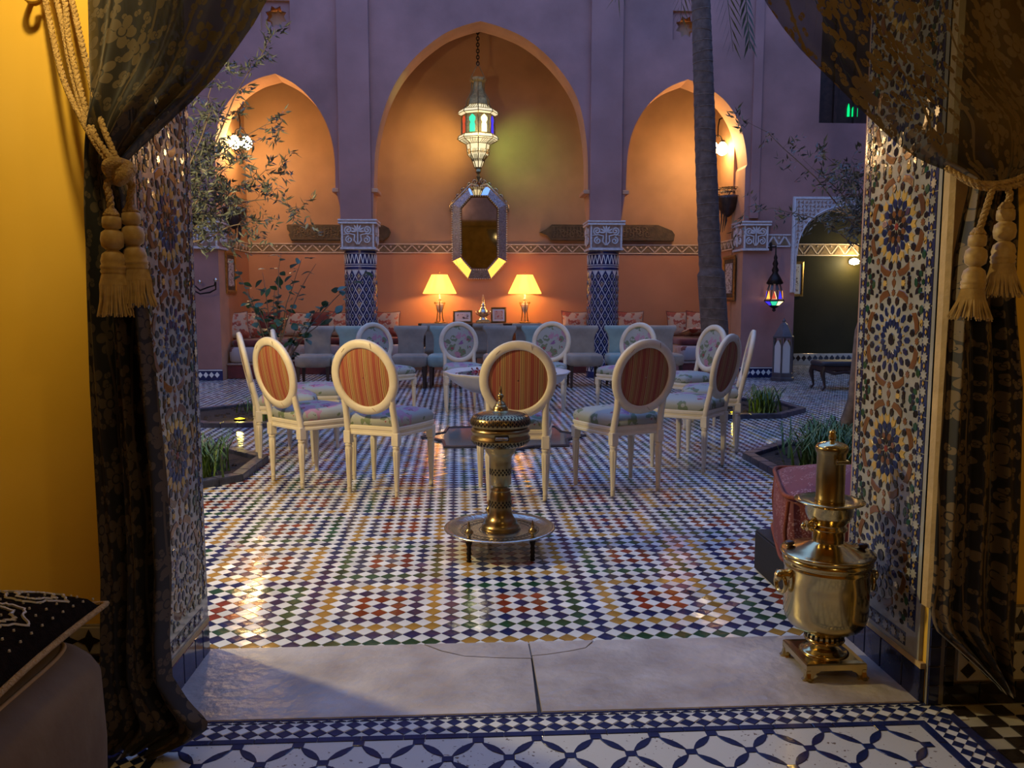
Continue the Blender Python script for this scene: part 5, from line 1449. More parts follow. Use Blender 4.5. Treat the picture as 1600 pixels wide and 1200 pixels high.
pane = [(-.036, -.12), (.036, -.12), (.036, -.02), (.026, .01), (.042, .045), (.042, .08), (.022, .105), (0, .125), (-.022, .105), (-.042, .08), (-.042, .045), (-.026, .01), (-.036, -.02)]
order_ = [E_REDG, E_GREEN, E_YELLOW, E_BLUE, E_REDG, E_GREEN, E_YELLOW, E_ORANGE]
for k in range(8):      # faces, numbered from the left seen from the doorway
    a = -PI / 2 + (k - 1.5) * PI / 4
    M = Matrix.Rotation(a, 4, 'Z') @ Matrix.Translation((ap + .001, 0, .893)) @ Matrix(((0, 0, 1, 0), (1, 0, 0, 0), (0, 1, 0, 0), (0, 0, 0, 1))) @ Matrix.Diagonal((1.25, 1.12, 1, 1))
    b = MB(); b.prism(pane, 0, .006, 0, M, .001); part('coloured_pane', b, order_[k], t)
body.rotation_euler = (0, 0, 0)
b = MB()
for k in range(8):
    a = 2 * PI * k / 8; c, s = math.cos(a), math.sin(a)
    b.tube([(c * r_, s * r_, z) for r_, z in ((.05, .22), (.105, .36), (.17, .44), (.18, .50), (.175, .52), (.19, .60), (.30, .655), (.33, .68), (.305, .735), (.268, .745), (.268, 1.05), (.33, 1.07), (.305, 1.12), (.225, 1.16), (.195, 1.2), (.175, 1.30), (.125, 1.38), (.10, 1.44), (.10, 1.56), (.134, 1.6))], .008, 5)
    for r_, z in ((.100, .36), (.172, .47), (.185, .60), (.30, .658), (.328, .68), (.302, .735), (.268, .745), (.268, 1.045), (.328, 1.07), (.30, 1.12), (.195, 1.2)):
        a2 = a + PI / 4; b.tube([(c * r_, s * r_, z), (math.cos(a2) * r_, math.sin(a2) * r_, z)], .006, 4)
    for f in (.2, .4, .6, .8):
        a3 = a + PI / 4 * f
        for (ra, za, rb, zb) in ((.300, .66, .295, .735), (.30, 1.07, .29, 1.12), (.185, .60, .28, .65), (.168, .44, .178, .52), (.09, .33, .155, .43), (.285, 1.12, .205, 1.19)):
            q = math.cos(PI / 8) * 1.03; x0, y0 = math.cos(a3) * ra * q, math.sin(a3) * ra * q; x1, y1 = math.cos(a3 + .12) * rb * q, math.sin(a3 + .12) * rb * q
            b.tube([(x0, y0, za), (x1, y1, zb)], .005, 4)
part('filigree', b, M_BRASS, t)
b = MB()
for s in (-1, 1): b.tube([(s * .12, 0, 1.62), (s * .06, 0, 1.74), (0, 0, 1.86)], .008, 5)
part('bail', b, M_BRASS, t)
b = MB(); z = 1.86; k = 0
me = MB(); me.tube([(.022 * math.cos(2 * PI * i / 12), 0, .032 * math.sin(2 * PI * i / 12)) for i in range(13)], .008, 6, caps=False); lk = me.mesh('chain_link', M_IRON)
while z < 5.98 - 3.124: link('chain_link', lk, t, (0, 0, z), (0, 0, (k % 2) * PI / 2)); z += .048; k += 1
# real lamp light leaving through the amber and green panes, and the glow of the pierced parts
for nm, lo_, tg_, colr, pw, ang_ in (('amber_pane_light', (-.36, .12, .90), (-.62, YA, 3.85), (1.0, .62, .14), 48, 110), ('green_pane_light', (.36, .12, .88), (.95, YA, 3.72), (.42, .80, .17), 34, 100), ('arch_side_light', (-.36, -.2, .9), (-1.3, 12.7, 4.6), (.7, 1.0, .35), 10, 40)):
    l = light(nm, 'SPOT', (PXc + lo_[0], PYc + lo_[1], 3.124 + lo_[2]), pw, colr, .06, spot_size=math.radians(ang_), spot_blend=1.0)
    aim(l, tg_); l.location -= Vector((PXc, PYc, 3.124)); l.parent = t
l = light('lantern_glow', 'POINT', (0, -.42, .7), 6, (1, .82, .5), .12); l.parent = t

# ================================================================== SCONCES
def sconce(x, wallx, s, y, z, label):
    t = thing('wall_sconce', label, 'wall lamp', (wallx, y, z))
    d = -s
    b = MB(); b.lathe([(.07, 0), (.075, .012), (.05, .02), (.03, .03)], 16, 0, True, Tm((0, 0, .42), ry=d * PI / 2)); part('wall_plate', b, M_IRON, t)
    b = MB(); b.tube([(d * .02, 0, .42), (d * .10, 0, .46), (d * .18, 0, .42), (d * .20, 0, .30), (d * .20, 0, .14)], [.014, .012, .012, .011, .01], 8)
    spiral(b, (d * .10, .50), .06, 1.3, Matrix.Rotation(PI / 2, 4, 'X'), 1, .009); b.lathe([(.02, -.01), (.045, .05), (.02, .09), (.04, .11), (.03, .13)], 12, 0, True, Tm((d * .10, 0, .50))); part('arm', b, M_IRON, t)
    for j, (dx, dy) in enumerate(((-.085, -.02), (.085, .02))):
        b = MB(); b.tube([(d * .20, 0, .17), (d * .20 + dx * .6, dy, .15), (d * .20 + dx, dy, .08)], .009, 6); b.lathe([(.02, .05), (.045, .06), (.04, .09)], 12, 0, True, Tm((d * .20 + dx, dy, 0))); a_ = part('branch', b, M_IRON, t)
        b = MB(); b.lathe([(.03, .06), (.06, .03), (.085, -.02), (.09, -.06), (.075, -.11), (.04, -.14), (.005, -.15)], 16, 0, True, Tm((d * .20 + dx, dy, 0))); part('globe', b, E_GLOBE, t)
    l = light('sconce_bulb', 'POINT', (d * .34, -.05, -.10), 42, (1.0, .56, .22), .08); l.parent = t
sconce(0, AX0, -1, 13.2, W(355, 218, 13.2).z, 'lit double globe sconce in the left arch')
sconce(0, AX1 - .03, 1, 13.2, W(1140, 228, 13.2).z, 'lit double globe sconce in the right arch')
# extra sconce in the corridor
v = W(1332, 408, 14.9); t = thing('corridor_sconce', 'small lit lamp on the dark corridor wall beyond the arch', 'wall lamp', (v.x + .02, 14.98, v.z))
b = MB(); b.lathe([(.05, 0), (.055, .02), (.02, .05)], 14, 0, True, Tm(rx=PI / 2)); part('wall_plate', b, M_BRASS, t)
b = MB(); b.lathe([(.02, .05), (.07, .03), (.09, 0), (.08, -.05), (.01, -.07)], 16, 0, True, Tm((0, -.11, 0))); part('globe', b, E_GLOBE, t)
l = light('corridor_bulb', 'POINT', (-.03, -.36, 0), 26, (1, .85, .45), .06); l.parent = t

# hanging wall planters
def wall_planter(x, y, z, s, m, label, seed):
    random.seed(seed); t = thing('wall_planter', label, 'plant pot', (x, y, z))
    b = MB(); b.lathe([(.02, -.28), (.06, -.25), (.13, -.16), (.19, -.04), (.20, .02), (.205, .05), (.19, .055)], 16, 0, True); part('pot', b, M_WOODD, t)
    b = MB(); b.tube([(s * -.17, 0, -.1), (s * -.02, 0, -.24), (0, 0, -.02)], .012, 6); b.tube([(s * .20, 0, .25), (s * .12, 0, .28), (0, 0, .05)], .01, 6); part('bracket', b, M_IRON, t)
    lf = MB()
    for i in range(46):
        a = random.uniform(0, 2 * PI); L_ = random.uniform(.16, .34); p = []
        for k in range(7):
            u = k / 6; p.append(Vector((math.cos(a) * (.05 + L_ * u), math.sin(a) * (.05 + L_ * u), .04 + .20 * math.sin(PI * u * .8) - .12 * u)))
        for k in range(1, 7):
            d = (p[k] - p[k - 1]).normalized(); sd = d.cross(Vector((0, 0, 1)))
            for q in (-1, 1):
                tip = p[k] + (sd * q + d * .6).normalized() * .05; lf.add([p[k], p[k].lerp(tip, .5) + d * .009, tip, p[k].lerp(tip, .5) - d * .009], [(0, 1, 2), (0, 2, 3)], 0, True)
    stuff(part('fronds', lf, m, t))
    for k in range(4):
        rt = MB(); x_ = random.uniform(-.13, .13); rt.tube([(x_, random.uniform(-.1, .1), -.15), (x_ + .01, 0, -.33), (x_ - .01, 0, -.42 - random.random() * .12)], [.018, .012, .004], 6); part('hanging_root', rt, M_WOODD, t)
wall_planter(W(365, 335, 13.0).x, 13.0, W(365, 330, 13).z, -1, M_OLIVE, 'fern in a dark hanging pot below the left sconce', 1)
wall_planter(W(1137, 318, 13.0).x, 13.0, W(1137, 312, 13).z, 1, M_WOODD, 'dark dry plant in a hanging pot below the right sconce', 2)

# ================================================================== HANGING LANTERN, FLOOR LANTERN, STOOL, BRACKET
LX, LY = 4.74, 12.25
t = thing('hanging_lantern', 'small iron lantern with coloured glass hanging left of the small arch', 'lantern', (LX, LY, 1.05))
b = MB(); b.lathe([(.004, 0), (.03, .02), (.02, .05), (.07, .08), (.085, .10)], 8, 0, False); part('base', b, M_IRON, t)
gb = [E_BLUE, E_GREEN, E_YELLOW, E_GREEN, E_BLUE, E_REDG, E_BLUE, E_REDG]
for k in range(8):
    a0, a1 = -PI / 2 + PI * (k - .5 - 1.5) / 4, -PI / 2 + PI * (k + .5 - 1.5) / 4
    def q(r_, a, z): return (r_ * math.cos(a), r_ * math.sin(a), z)
    b = MB(); b.add([q(.083, a0, .10), q(.083, a1, .10), q(.15, a1, .16), q(.15, a0, .16), q(.07, a0, .11), q(.07, a1, .11), q(.135, a1, .158), q(.135, a0, .158)], [(0, 1, 2, 3), (7, 6, 5, 4), (0, 3, 7, 4), (1, 5, 6, 2)]); part('lower_pane', b, gb[k], t)
    m_ = (E_ORANGE, E_REDG, E_BLUE, E_ORANGE, E_BLUE, E_YELLOW, E_REDG, E_BLUE)[k]
    am = (a0 + a1) / 2
    b = MB(); b.add([q(.132, a0 + .12, .20), q(.132, a1 - .12, .20), q(.118, am, .32), q(.125, a0 + .12, .20), q(.125, a1 - .12, .20), q(.111, am, .32)], [(0, 1, 2), (5, 4, 3), (0, 2, 5, 3), (1, 4, 5, 2)]); part('upper_pane', b, m_, t)
    b = MB(); b.tube([q(.152, a0, .16), q(.152, a0, .185), q(.13, a0, .20), q(.085, a0, .42)], .006, 5); b.tube([q(.155, a0, .17), q(.155, a1, .17)], .010, 5); b.tube([q(.084, a0, .10), q(.15, a0, .16)], .005, 5); part('rib', b, M_IRON, t)
b = MB(); b.rings([[(r_ * math.cos(PI * k / 4), r_ * math.sin(PI * k / 4), z) for k in range(8)] for r_, z in ((.128, .20), (.10, .33), (.083, .42))], 0, False, False)
M_LW = mat('lantern_tin', (0.11, 0.10, 0.10), 0.5, metal=0.5, var=0.3)
b2 = MB()
for k in range(8):
    a = PI * (k) / 4
    b2.add([q(.118, a - .2, .335), q(.118, a + .2, .335), q(.09, a + .2, .42), q(.09, a - .2, .42), q(.10, a - .2, .335), q(.10, a + .2, .335), q(.08, a + .2, .42), q(.08, a - .2, .42)], [(0, 1, 2, 3), (7, 6, 5, 4), (0, 3, 7, 4), (1, 5, 6, 2), (3, 2, 6, 7), (0, 4, 5, 1)])
part('side_plates', b2, M_LW, t)
b = MB(); b.lathe([(.10, .42), (.13, .44), (.09, .52), (.04, .60), (.055, .64), (.03, .70), (.045, .74), (.022, .80), (.03, .83), (.012, .88), (.008, 1.02)], 12); part('cap', b, M_IRON, t)
b = MB(); b.tube([(0, 0, 1.0), (0, .22, 1.01)], .012, 6); b.tube([(0, .20, .95), (0, .22, 1.08)], .02, 6); part('wall_hook', b, M_IRON, t)
l = light('hanging_bulb', 'POINT', (0, 0, .19), 1.2, (1, .66, .45), .04); l.parent = t
# floor lantern
v = W(1222, 597, 12.05)
t = thing('floor_lantern', 'tall hexagonal floor lantern with frosted panes beside the arch', 'lantern', (4.80, 11.98, 0))
def hexr(r_, z, n=6): return [(r_ * math.cos(2 * PI * k / n), r_ * math.sin(2 * PI * k / n), z) for k in range(n)]
b = MB(); b.rings([hexr(.185, 0), hexr(.185, .05), hexr(.165, .06), hexr(.165, .12), hexr(.15, .13)], 0, False, True); part('base', b, M_LW, t)
for k in range(6):
    a = 2 * PI * k / 6; c, s = math.cos(a), math.sin(a)
    b = MB(); b.tube([(c * .148, s * .148, .12), (c * .148, s * .148, .66)], .014, 6); part('post', b, M_LW, t)
    M = Matrix.Rotation(a + PI / 6, 4, 'Z') @ Matrix.Translation((.125, 0, .13)) @ Matrix(((0, 0, 1, 0), (1, 0, 0, 0), (0, 1, 0, 0), (0, 0, 0, 1)))
    b = MB(); b.prism([(-.058, 0), (.058, 0), (.058, .40), (.03, .46), (0, .50), (-.03, .46), (-.058, .40)], -.004, .002, 0, M); part('pane', b, M_WHITEG, t)
b = MB(); b.rings([hexr(.165, .655), hexr(.165, .68), hexr(.15, .69), hexr(.06, .86), hexr(.02, .90)], 0, False, True); b.lathe([(.02, .89), (.03, .915), (.01, .935), (.004, .96)], 10); part('roof', b, M_LW, t)
# carved stool in front of the dark arch
v = W(1300, 565, 10.9)
t = thing('wooden_stool', 'dark low stool with curved legs in front of the dark arch', 'stool', (5.09, 10.75, 0))
M_STOOL = mat('stool_leather', (0.02, 0.02, 0.025), 0.55, var=0.3)
b = MB(); b.rings(sbox((-.32, -.22, .33), (.32, .22, .40), .03, 3, .01), 0, True, True); part('seat', b, M_STOOL, t)
b = MB(); b.box((-.30, -.20, .27), (.30, .20, .335), ch=.006)
for s in (-1, 1): b.tube([(-.27, s * .19, .275), (-.14, s * .20, .235), (0, s * .20, .255), (.14, s * .20, .235), (.27, s * .19, .275)], .022, 8)
part('apron', b, M_WOODD, t)
for x in (-.27, .27):
    for y in (-.18, .18):
        b = MB(); sx = 1 if x > 0 else -1
        b.tube([(x, y, .32), (x + sx * .03, y, .24), (x + sx * .005, y, .13), (x - sx * .01, y, .05), (x + sx * .03, y, .012)], [.038, .034, .02, .016, .026], 10); part('leg', b, M_WOODD, t)
# iron bracket on the left pillar
t = thing('iron_bracket', 'dark curved iron bracket with knobs on the left pillar', 'wall bracket', (-3.95, YF, 0)); 
v0, v1 = W(312, 441, 12.1), W(337, 438, 12.0)
b = MB(); o = Vector((-3.95, YF, 0))
b.tube([Vector((v0.x - .25, YF, v0.z)) - o, v0 - o + Vector((0, 0, -.12)), W(325, 449, 12) - o, W(335, 446, 12) - o, v1 - o], .011, 6); b.tube([v0 - o + Vector((-.25, .38, -.10)), v0 - o + Vector((0, 0, -.17)), W(328, 457, 12) - o, W(337, 452, 12) - o, v1 - o], .011, 6); part('arm', b, M_IRON, t)
for v_ in (v0, v1):
    b = MB(); b.lathe([(.005, -.03), (.03, -.01), (.03, .015), (.008, .035)], 12, 0, True, Matrix.Translation(v_ - o)); part('knob', b, M_SILVER, t)
b = MB(); b.tube([v0 - o + Vector((-.25, .42, -.3)), v0 - o + Vector((-.25, .42, .1))], .02, 6); part('wall_plate', b, M_IRON, t)

# ================================================================== TRAY STAND AND BRAZIER
TX, TY, TZ = 0.146, 3.80, 0.100
t = thing('round_tray_stand', 'round engraved tray on three short turned legs under the brazier', 'tray', (TX, TY, 0))
b = MB(); b.lathe([(.001, TZ - .008), (.20, TZ - .006), (.235, TZ + .004), (.262, TZ + .012), (.270, TZ + .010), (.270, TZ + .014), (.258, TZ + .018), (.236, TZ + .012), (.222, TZ + .002), (.20, TZ), (.001, TZ)], 64, 0, True, caps=False); tray = part('tray', b, M_SILVER, t)
b = MB()
for r_ in (.19, .15, .10): b.tube([(r_ * math.cos(2 * PI * k / 48), r_ * math.sin(2 * PI * k / 48), TZ + .0004) for k in range(49)], .0012, 4, caps=False)
for k in range(48):
    a = 2 * PI * k / 48; b.tube([(.155 * math.cos(a), .155 * math.sin(a), TZ + .0004), (.17 * math.cos(a + .08), .17 * math.sin(a + .08), TZ + .0004), (.185 * math.cos(a), .185 * math.sin(a), TZ + .0004)], .001, 4)
part('engraved_rings', b, M_BRASSD, tray)
for dx, dy in ((-.150, -.185), (.146, -.180), (-.045, .22)):
    b = MB(); b.lathe([(.010, 0), (.013, .004), (.008, .012), (.012, .02), (.009, .03), (.013, .04), (.009, .05), (.012, .06), (.009, .07), (.014, .085), (.016, TZ - .004)], 14, 0, True, Tm((dx, dy, 0))); part('leg', b, M_BRASSD, t)
    b = MB(); z = TZ + .012; b.lathe([(.014, z - .014), (.010, z), (.007, z + .008), (.011, z + .014), (.020, z + .024), (.021, z + .032), (.010, z + .044), (.006, z + .048), (.010, z + .054), (.005, z + .064), (.003, z + .08)], 14, 0, True, Tm((dx, dy, 0))); part('finial', b, M_BRASS, t)
t = thing('brass_brazier', 'tall pierced brass incense brazier with domed lid on the tray', 'brazier', (TX + .005, TY + .02, TZ))
def bz(y): return .765 - (y - 615) * .00306 - TZ
prof_foot = [(44, 833), (45, 829), (36, 822), (33, 817), (34, 813), (27, 805), (24, 800), (22, 792), (21, 785), (20, 780), (18.5, 774), (18.5, 768)]
b = MB(); b.lathe([(r_ * .0031, bz(y)) for r_, y in [(30, 833.3)] + [(29, 832), (31, 830), (29.5, 826), (25, 823), (26, 820), (21.5, 815), (18, 808), (17.2, 798), (17, 788), (16.5, 776), (14, 770.5)]], 40, caps=True); part('foot', b, M_BRASS, t)
b = MB(); b.lathe([(r_ * .0031, bz(y)) for r_, y in ((14, 772), (16, 769), (11, 766), (12, 764), (17, 760), (17, 725), (17.5, 716), (21, 711), (24, 706), (24, 704), (26, 702), (26, 700), (29, 697))], 40); part('stem', b, M_BRASS, t)
b = MB(); b.lathe([(r_ * .0031, bz(y)) for r_, y in ((28, 700), (36, 697.5), (43, 693), (46, 688), (46.5, 684), (43, 681), (43.5, 678), (46, 675), (46, 672), (44, 670), (43, 669))], 48); bowl = part('bowl', b, M_BRASS, t)
b = MB(); b.lathe([(r_ * .0031, bz(y)) for r_, y in ((42, 670), (43, 668.5), (44, 668), (46.5, 664), (47, 659), (45.5, 654), (41.5, 650), (34, 647), (24, 645), (15, 644), (12.5, 643), (12, 640), (11, 637), (9, 634), (6, 632))], 48); lid = part('lid', b, M_BRASS, t)
b = MB(); b.lathe([(r_ * .0031, bz(y)) for r_, y in ((9, 634), (7, 630), (3, 627), (2.5, 624), (4.5, 622), (5.5, 619.5), (4, 617), (2, 616), (2.2, 613), (2.6, 611), (1.6, 608), (1, 604))], 20); part('finial', b, M_BRASS, t)
def pierce(parent, rows, n):
    """dark pierced openings in interlocking rows, on the surface of the lathe"""
    q = MB()
    for i, (r0, y0, r1, y1) in enumerate(rows):
        for k in range(n):
            a = 2 * PI * (k + (i % 2) * .5) / n; w_ = PI / n * .62
            rm, ym = (r0 + r1) / 2 + .35, (y0 + y1) / 2; g = .0031
            pts = [(a - w_, rm, ym), (a, r0 + .3, y0), (a + w_, rm, ym), (a, r1 + .3, y1)]
            c_ = (a, rm + .35, ym)
            V_ = [(r_ * g * math.cos(aa), r_ * g * math.sin(aa), bz(y)) for aa, r_, y in pts + [c_]]
            q.add(V_, [(0, 1, 4), (1, 2, 4), (2, 3, 4), (3, 0, 4)], 0, False)
    o = part('pierced_openings', q, M_BRASSD, parent); stuff(o); return o
pierce(lid, [(46.6, 664, 47, 659.5), (47, 661.5, 46.2, 656), (46.6, 658, 44, 652), (45, 653.5, 40, 649), (41.5, 650, 34, 647), (37, 648.2, 28, 645.8), (31, 646.5, 22, 644.7)], 44)
pierce(bowl, [(38, 696.6, 43, 693), (41.5, 694.6, 45, 690), (44, 692, 46.2, 687)], 44)
stem_o = [c for c in t.children if c.name.startswith('stem')][0]; foot_o = [c for c in t.children if c.name.startswith('foot')][0]
pierce(stem_o, [(17, 745, 17, 740), (17, 741.5, 17, 736.5), (17, 738, 17, 733)], 18)
pierce(foot_o, [(17.2, 797, 17.1, 792), (17.2, 793.5, 17, 788.5), (17, 790, 17, 785)], 18)
b = MB(); b.box((-.034, -.0031 * 46.5 - .004, bz(684)), (.034, -.0031 * 43, bz(676)), ch=.003); part('latch_plate', b, M_BRASSD, t)
b = MB(); b.box((-.030, -.0031 * 46.5 - .007, bz(682.5)), (.030, -.0031 * 46.5 - .002, bz(678)), ch=.002); part('latch', b, M_SILVER, t)

# ================================================================== SAMOVAR ON THE SILL
SX, SY, SZ = 1.160, 2.47, 0.004
t = thing('samovar', 'polished brass samovar with tall chimney standing on the stone sill', 'samovar', (SX, SY, SZ))
g = .00212
def sz(y): return W(1290, y, 2.47).z - .004
Z = lambda y: sz(y)
# square footed plinth
b = MB(); hb = .098
b.rings([[(x * hb, y * hb, .040) for x, y in ((-1, -1), (1, -1), (1, 1), (-1, 1))], [(x * hb, y * hb, .062) for x, y in ((-1, -1), (1, -1), (1, 1), (-1, 1))], [(x * hb * .97, y * hb * .97, .067) for x, y in ((-1, -1), (1, -1), (1, 1), (-1, 1))], [(x * hb * .8, y * hb * .8, .069) for x, y in ((-1, -1), (1, -1), (1, 1), (-1, 1))]], 0, False, True)
base_ = part('plinth', b, M_POLISH, t)
for x in (-1, 1):
    for y in (-1, 1):
        b = MB(); prof = [(.0, .042), (-.045, .042), (-.045, .034), (-.034, .030), (-.028, .022), (-.024, .008), (-.026, .0), (.006, .0), (.012, .006), (.004, .012), (.0, .03)]
        for ax_ in (0, 1):
            r1 = []; 
            for dd in (0, -.012):
                r1.append([(x * (hb + px_), y * (hb + dd - .002), pz) if ax_ == 0 else (x * (hb + dd - .002), y * (hb + px_), pz) for px_, pz in prof])
            tri_ = tessellate_polygon([[Vector((px_, pz, 0)) for px_, pz in prof]])
            n_ = len(prof); b.add(r1[0] + r1[1], [tuple(f) for f in tri_] + [tuple(i + n_ for i in reversed(f)) for f in tri_] + [(i, (i + 1) % n_, n_ + (i + 1) % n_, n_ + i) for i in range(n_)], 0, False)
        part('foot', b, M_POLISH, base_)
b = MB(); b.lathe([(.075, .066), (.078, .072), (.070, .082), (.060, .086), (.058, .094), (.044, .104), (.034, .116), (.030, .130), (.032, .142), (.050, .152)], 40); part('pedestal', b, M_POLISH, t)
b = MB(); b.lathe([(.048, .150), (.062, .153), (.064, .158), (.061, .160), (.061, .186), (.066, .190), (.066, .196)], 40); gr = part('grate', b, M_POLISH, t)
for k in range(22):
    a = 2 * PI * k / 22; q = MB(); q.prism([(-.0035, -.008), (.0035, -.008), (.0045, 0), (.0035, .008), (-.0035, .008), (-.0045, 0)], 0, .0015, 0, Matrix.Rotation(a, 4, 'Z') @ Matrix.Translation((.0605, 0, .173)) @ Matrix(((0, 0, 1, 0), (1, 0, 0, 0), (0, 1, 0, 0), (0, 0, 0, 1)))); part('air_slot', q, M_BRASSD, gr)
b = MB(); b.lathe([(.060, .194), (.085, .200), (.112, .214), (.126, .236), (.131, .262), (.132, .36), (.131, .405), (.134, .412), (.134, .420), (.131, .424), (.134, .430), (.139, .434), (.140, .442), (.137, .450), (.132, .454)], 56); part('body', b, M_POLISH, t)
b = MB(); b.lathe([(.130, .452), (.143, .455), (.1465, .461), (.1465, .466), (.140, .471), (.120, .478), (.085, .494), (.062, .512), (.050, .522), (.048, .526)], 56); part('lid', b, M_POLISH, t)
for s, yo in ((-1, .035), (1, -.01)):
    b = MB(); b.lathe([(.010, .464), (.012, .472), (.007, .480), (.012, .488), (.016, .498), (.014, .508), (.006, .512)], 12, 0, True, Tm((s * .112, yo, 0))); part('lid_knob', b, M_WOODD, t)
b = MB(); b.lathe([(.048, .524), (.050, .534), (.050, .556), (.056, .560), (.058, .566), (.052, .570), (.054, .578), (.066, .590), (.073, .606), (.074, .628), (.078, .632), (.084, .634), (.1075, .640), (.1085, .643), (.088, .644), (.070, .640), (.055, .640)], 48); part('collar', b, M_POLISH, t)
b = MB(); b.lathe([(.045, .640), (.047, .645), (.044, .650), (.044, .820), (.047, .826), (.050, .836), (.051, .846), (.048, .850)], 40); ch_ = part('chimney', b, M_BRASS, t)
b = MB(); b.lathe([(.049, .849), (.046, .856), (.030, .864), (.010, .868), (.008, .872), (.012, .878), (.012, .890), (.009, .896), (.011, .904), (.004, .912)], 32); part('chimney_cap', b, M_POLISH, t)
b = MB(); b.box((-.010, -.060, .792), (.034, -.040, .806), ch=.003); b.box((-.012, -.056, .788), (-.004, -.040, .812), ch=.002); part('chimney_handle', b, M_POLISH, ch_)
for s in (-1, 1):      # ring handles on studs
    b = MB(); b.tube([(s * .128, 0, .385), (s * .150, 0, .388), (s * .160, 0, .384)], [.020, .016, .018], 12); b.lathe([(.010, -.008), (.022, 0), (.010, .008)], 12, 0, True, Tm((s * .162, 0, .384), ry=PI / 2)); hs = part('handle_stud', b, M_POLISH, t)
    b = MB(); b.tube([(s * .152 + .006 * s * math.sin(2 * PI * k / 24), .026 * math.sin(2 * PI * k / 24), .358 + .030 * math.cos(2 * PI * k / 24)) for k in range(25)], .007, 8, caps=False); part('ring_handle', b, M_POLISH, hs)
b = MB(); b.lathe([(.014, 0), (.018, .006), (.012, .012), (.016, .02)], 12, 0, True, Tm((-.062, -.02, .575), ry=-PI / 2)); b.lathe([(.005, .0), (.012, .008), (.004, .014)], 10, 0, True, Tm((-.085, -.02, .575), ry=-PI / 2)); part('side_valve', b, M_POLISH, t)
def remap_z(o):
    K = ((0, 0), (.07, .066), (.152, .110), (.194, .150), (.466, .453), (.526, .492), (.64, .645), (.912, .912))
    for v_ in o.data.vertices:
        z = v_.co.z
        for (a0, b0), (a1, b1) in zip(K[:-1], K[1:]):
            if z <= a1 or a1 == .912: v_.co.z = b0 + (b1 - b0) * (z - a0) / (a1 - a0); break
seen_ = set()
for o in t.children_recursive:
    if o.type == 'MESH' and o.data.name not in seen_: seen_.add(o.data.name); remap_z(o)
t.scale = (1, 1, .79 / .912)

# ================================================================== RED POUF ON A BLACK BOX
t = thing('black_box', 'low black box under the red woven pouf', 'box', (1.62, 3.12, 0))
b = MB(); b.box((-.335, -.33, 0), (.36, .33, .185), ch=.004); part('carcass', b, M_LINK, t)
b = MB(); b.box((-.341, -.32, .01), (-.334, .32, .175), ch=.002); part('front_panel', b, M_LINK, t)
t = thing('floor_pouf', 'square red and white woven pouf partly behind the samovar', 'pouf', (1.60, 3.12, .187), -.30)
pw = MB(); rs = sbox((-.32, -.30, 0), (.32, .30, .285), .045, 4, .02)
rs2 = [[(x, y, z) for x, y, z in r_] for r_ in rs]
nr_ = rs2[-1]
for k in (.9, .75, .55, .3, .08): rs2.append([(x * k, y * k, .285 + .060 * (1 - k * k)) for x, y, z in nr_])
pw.rings(rs2, 0, True, True); part('cover', pw, M_POUFW, t)
b = MB()
e = [(math.copysign(abs(math.cos(a)) ** .22, math.cos(a)), math.copysign(abs(math.sin(a)) ** .22, math.sin(a))) for a in [2 * PI * k / 64 for k in range(65)]]
for z in (.016, .270): b.tube([(x * .328, y * .308, z) for x, y in e], .009, 6, caps=False)
for sx in (-1, 1):
    for sy in (-1, 1): b.tube([(sx * .312, sy * .292, .02), (sx * .322, sy * .302, .14), (sx * .312, sy * .292, .256)], .008, 6)
M_PIPE = mat('rust_piping', (0.22, 0.05, 0.02), 0.8, var=.3, bump=.6, bscale=150); part('fringe_piping', b, M_PIPE, t)

# ================================================================== CURTAINS
def interp(tab, y):
    if y <= tab[0][0]: return tab[0][1]
    for (y0, x0), (y1, x1) in zip(tab[:-1], tab[1:]):
        if y <= y1: return x0 + (x1 - x0) * (y - y0) / (y1 - y0)
    return tab[-1][1]
def curtain(name, label, Lt, Rt, ys, Y0, tiey, mt, nf, seed, bulge):
    random.seed(seed); nu = 96; ph = [random.uniform(0, 6.28) for _ in range(4)]
    me_v, me_f, uvs = [], [], []
    fullw = 0.85; z_acc = 0; prev = None
    for r_, py in enumerate(ys):
        xl, xr = interp(Lt, py), interp(Rt, py)
        zc = W(800, py, Y0).z
        wd_ = abs(W(xr, py, Y0).x - W(xl, py, Y0).x)
        amp = .009 + .020 * max(0.0, 1 - wd_ / .55)
        tight = math.exp(-((py - tiey) / 60.0) ** 2)
        for j in range(nu + 1):
            s = j / nu
            px = xl + (xr - xl) * s
            f = math.sin(2 * PI * nf * s + ph[0] + .0012 * py) + .45 * math.sin(2 * PI * nf * 2.3 * s + ph[1] - .002 * py) + .3 * math.sin(2 * PI * (nf * .6) * s + ph[2])
            y = Y0 + f * amp * (1 - .55 * tight) - bulge * math.exp(-((py - tiey + 70) / 70.0) ** 2) * math.sin(PI * min(1, max(0, s)))
            v = W(px, py, Y0)
            me_v.append((v.x + .004 * f, y, v.z))
            uvs.append(((s - .5) * max(.30, wd_) * 1.5 + .01 * math.sin(f), v.z))
    n = len(ys)
    for i in range(n - 1):
        for j in range(nu): me_f.append((i * (nu + 1) + j, i * (nu + 1) + j + 1, (i + 1) * (nu + 1) + j + 1, (i + 1) * (nu + 1) + j))
    me = bpy.data.meshes.new('drape'); me.from_pydata(me_v, [], me_f); me.materials.append(mt)
    me.polygons.foreach_set('use_smooth', [True] * len(me_f))
    ul = me.uv_layers.new(name='UVMap'); idx = [0] * len(me.loops); me.loops.foreach_get('vertex_index', idx)
    ul.data.foreach_set('uv', [c for i in idx for c in uvs[i]]); me.update()
    t = thing(name, label, 'curtain')
    link('drape', me, t)
    return t, me_v, nu
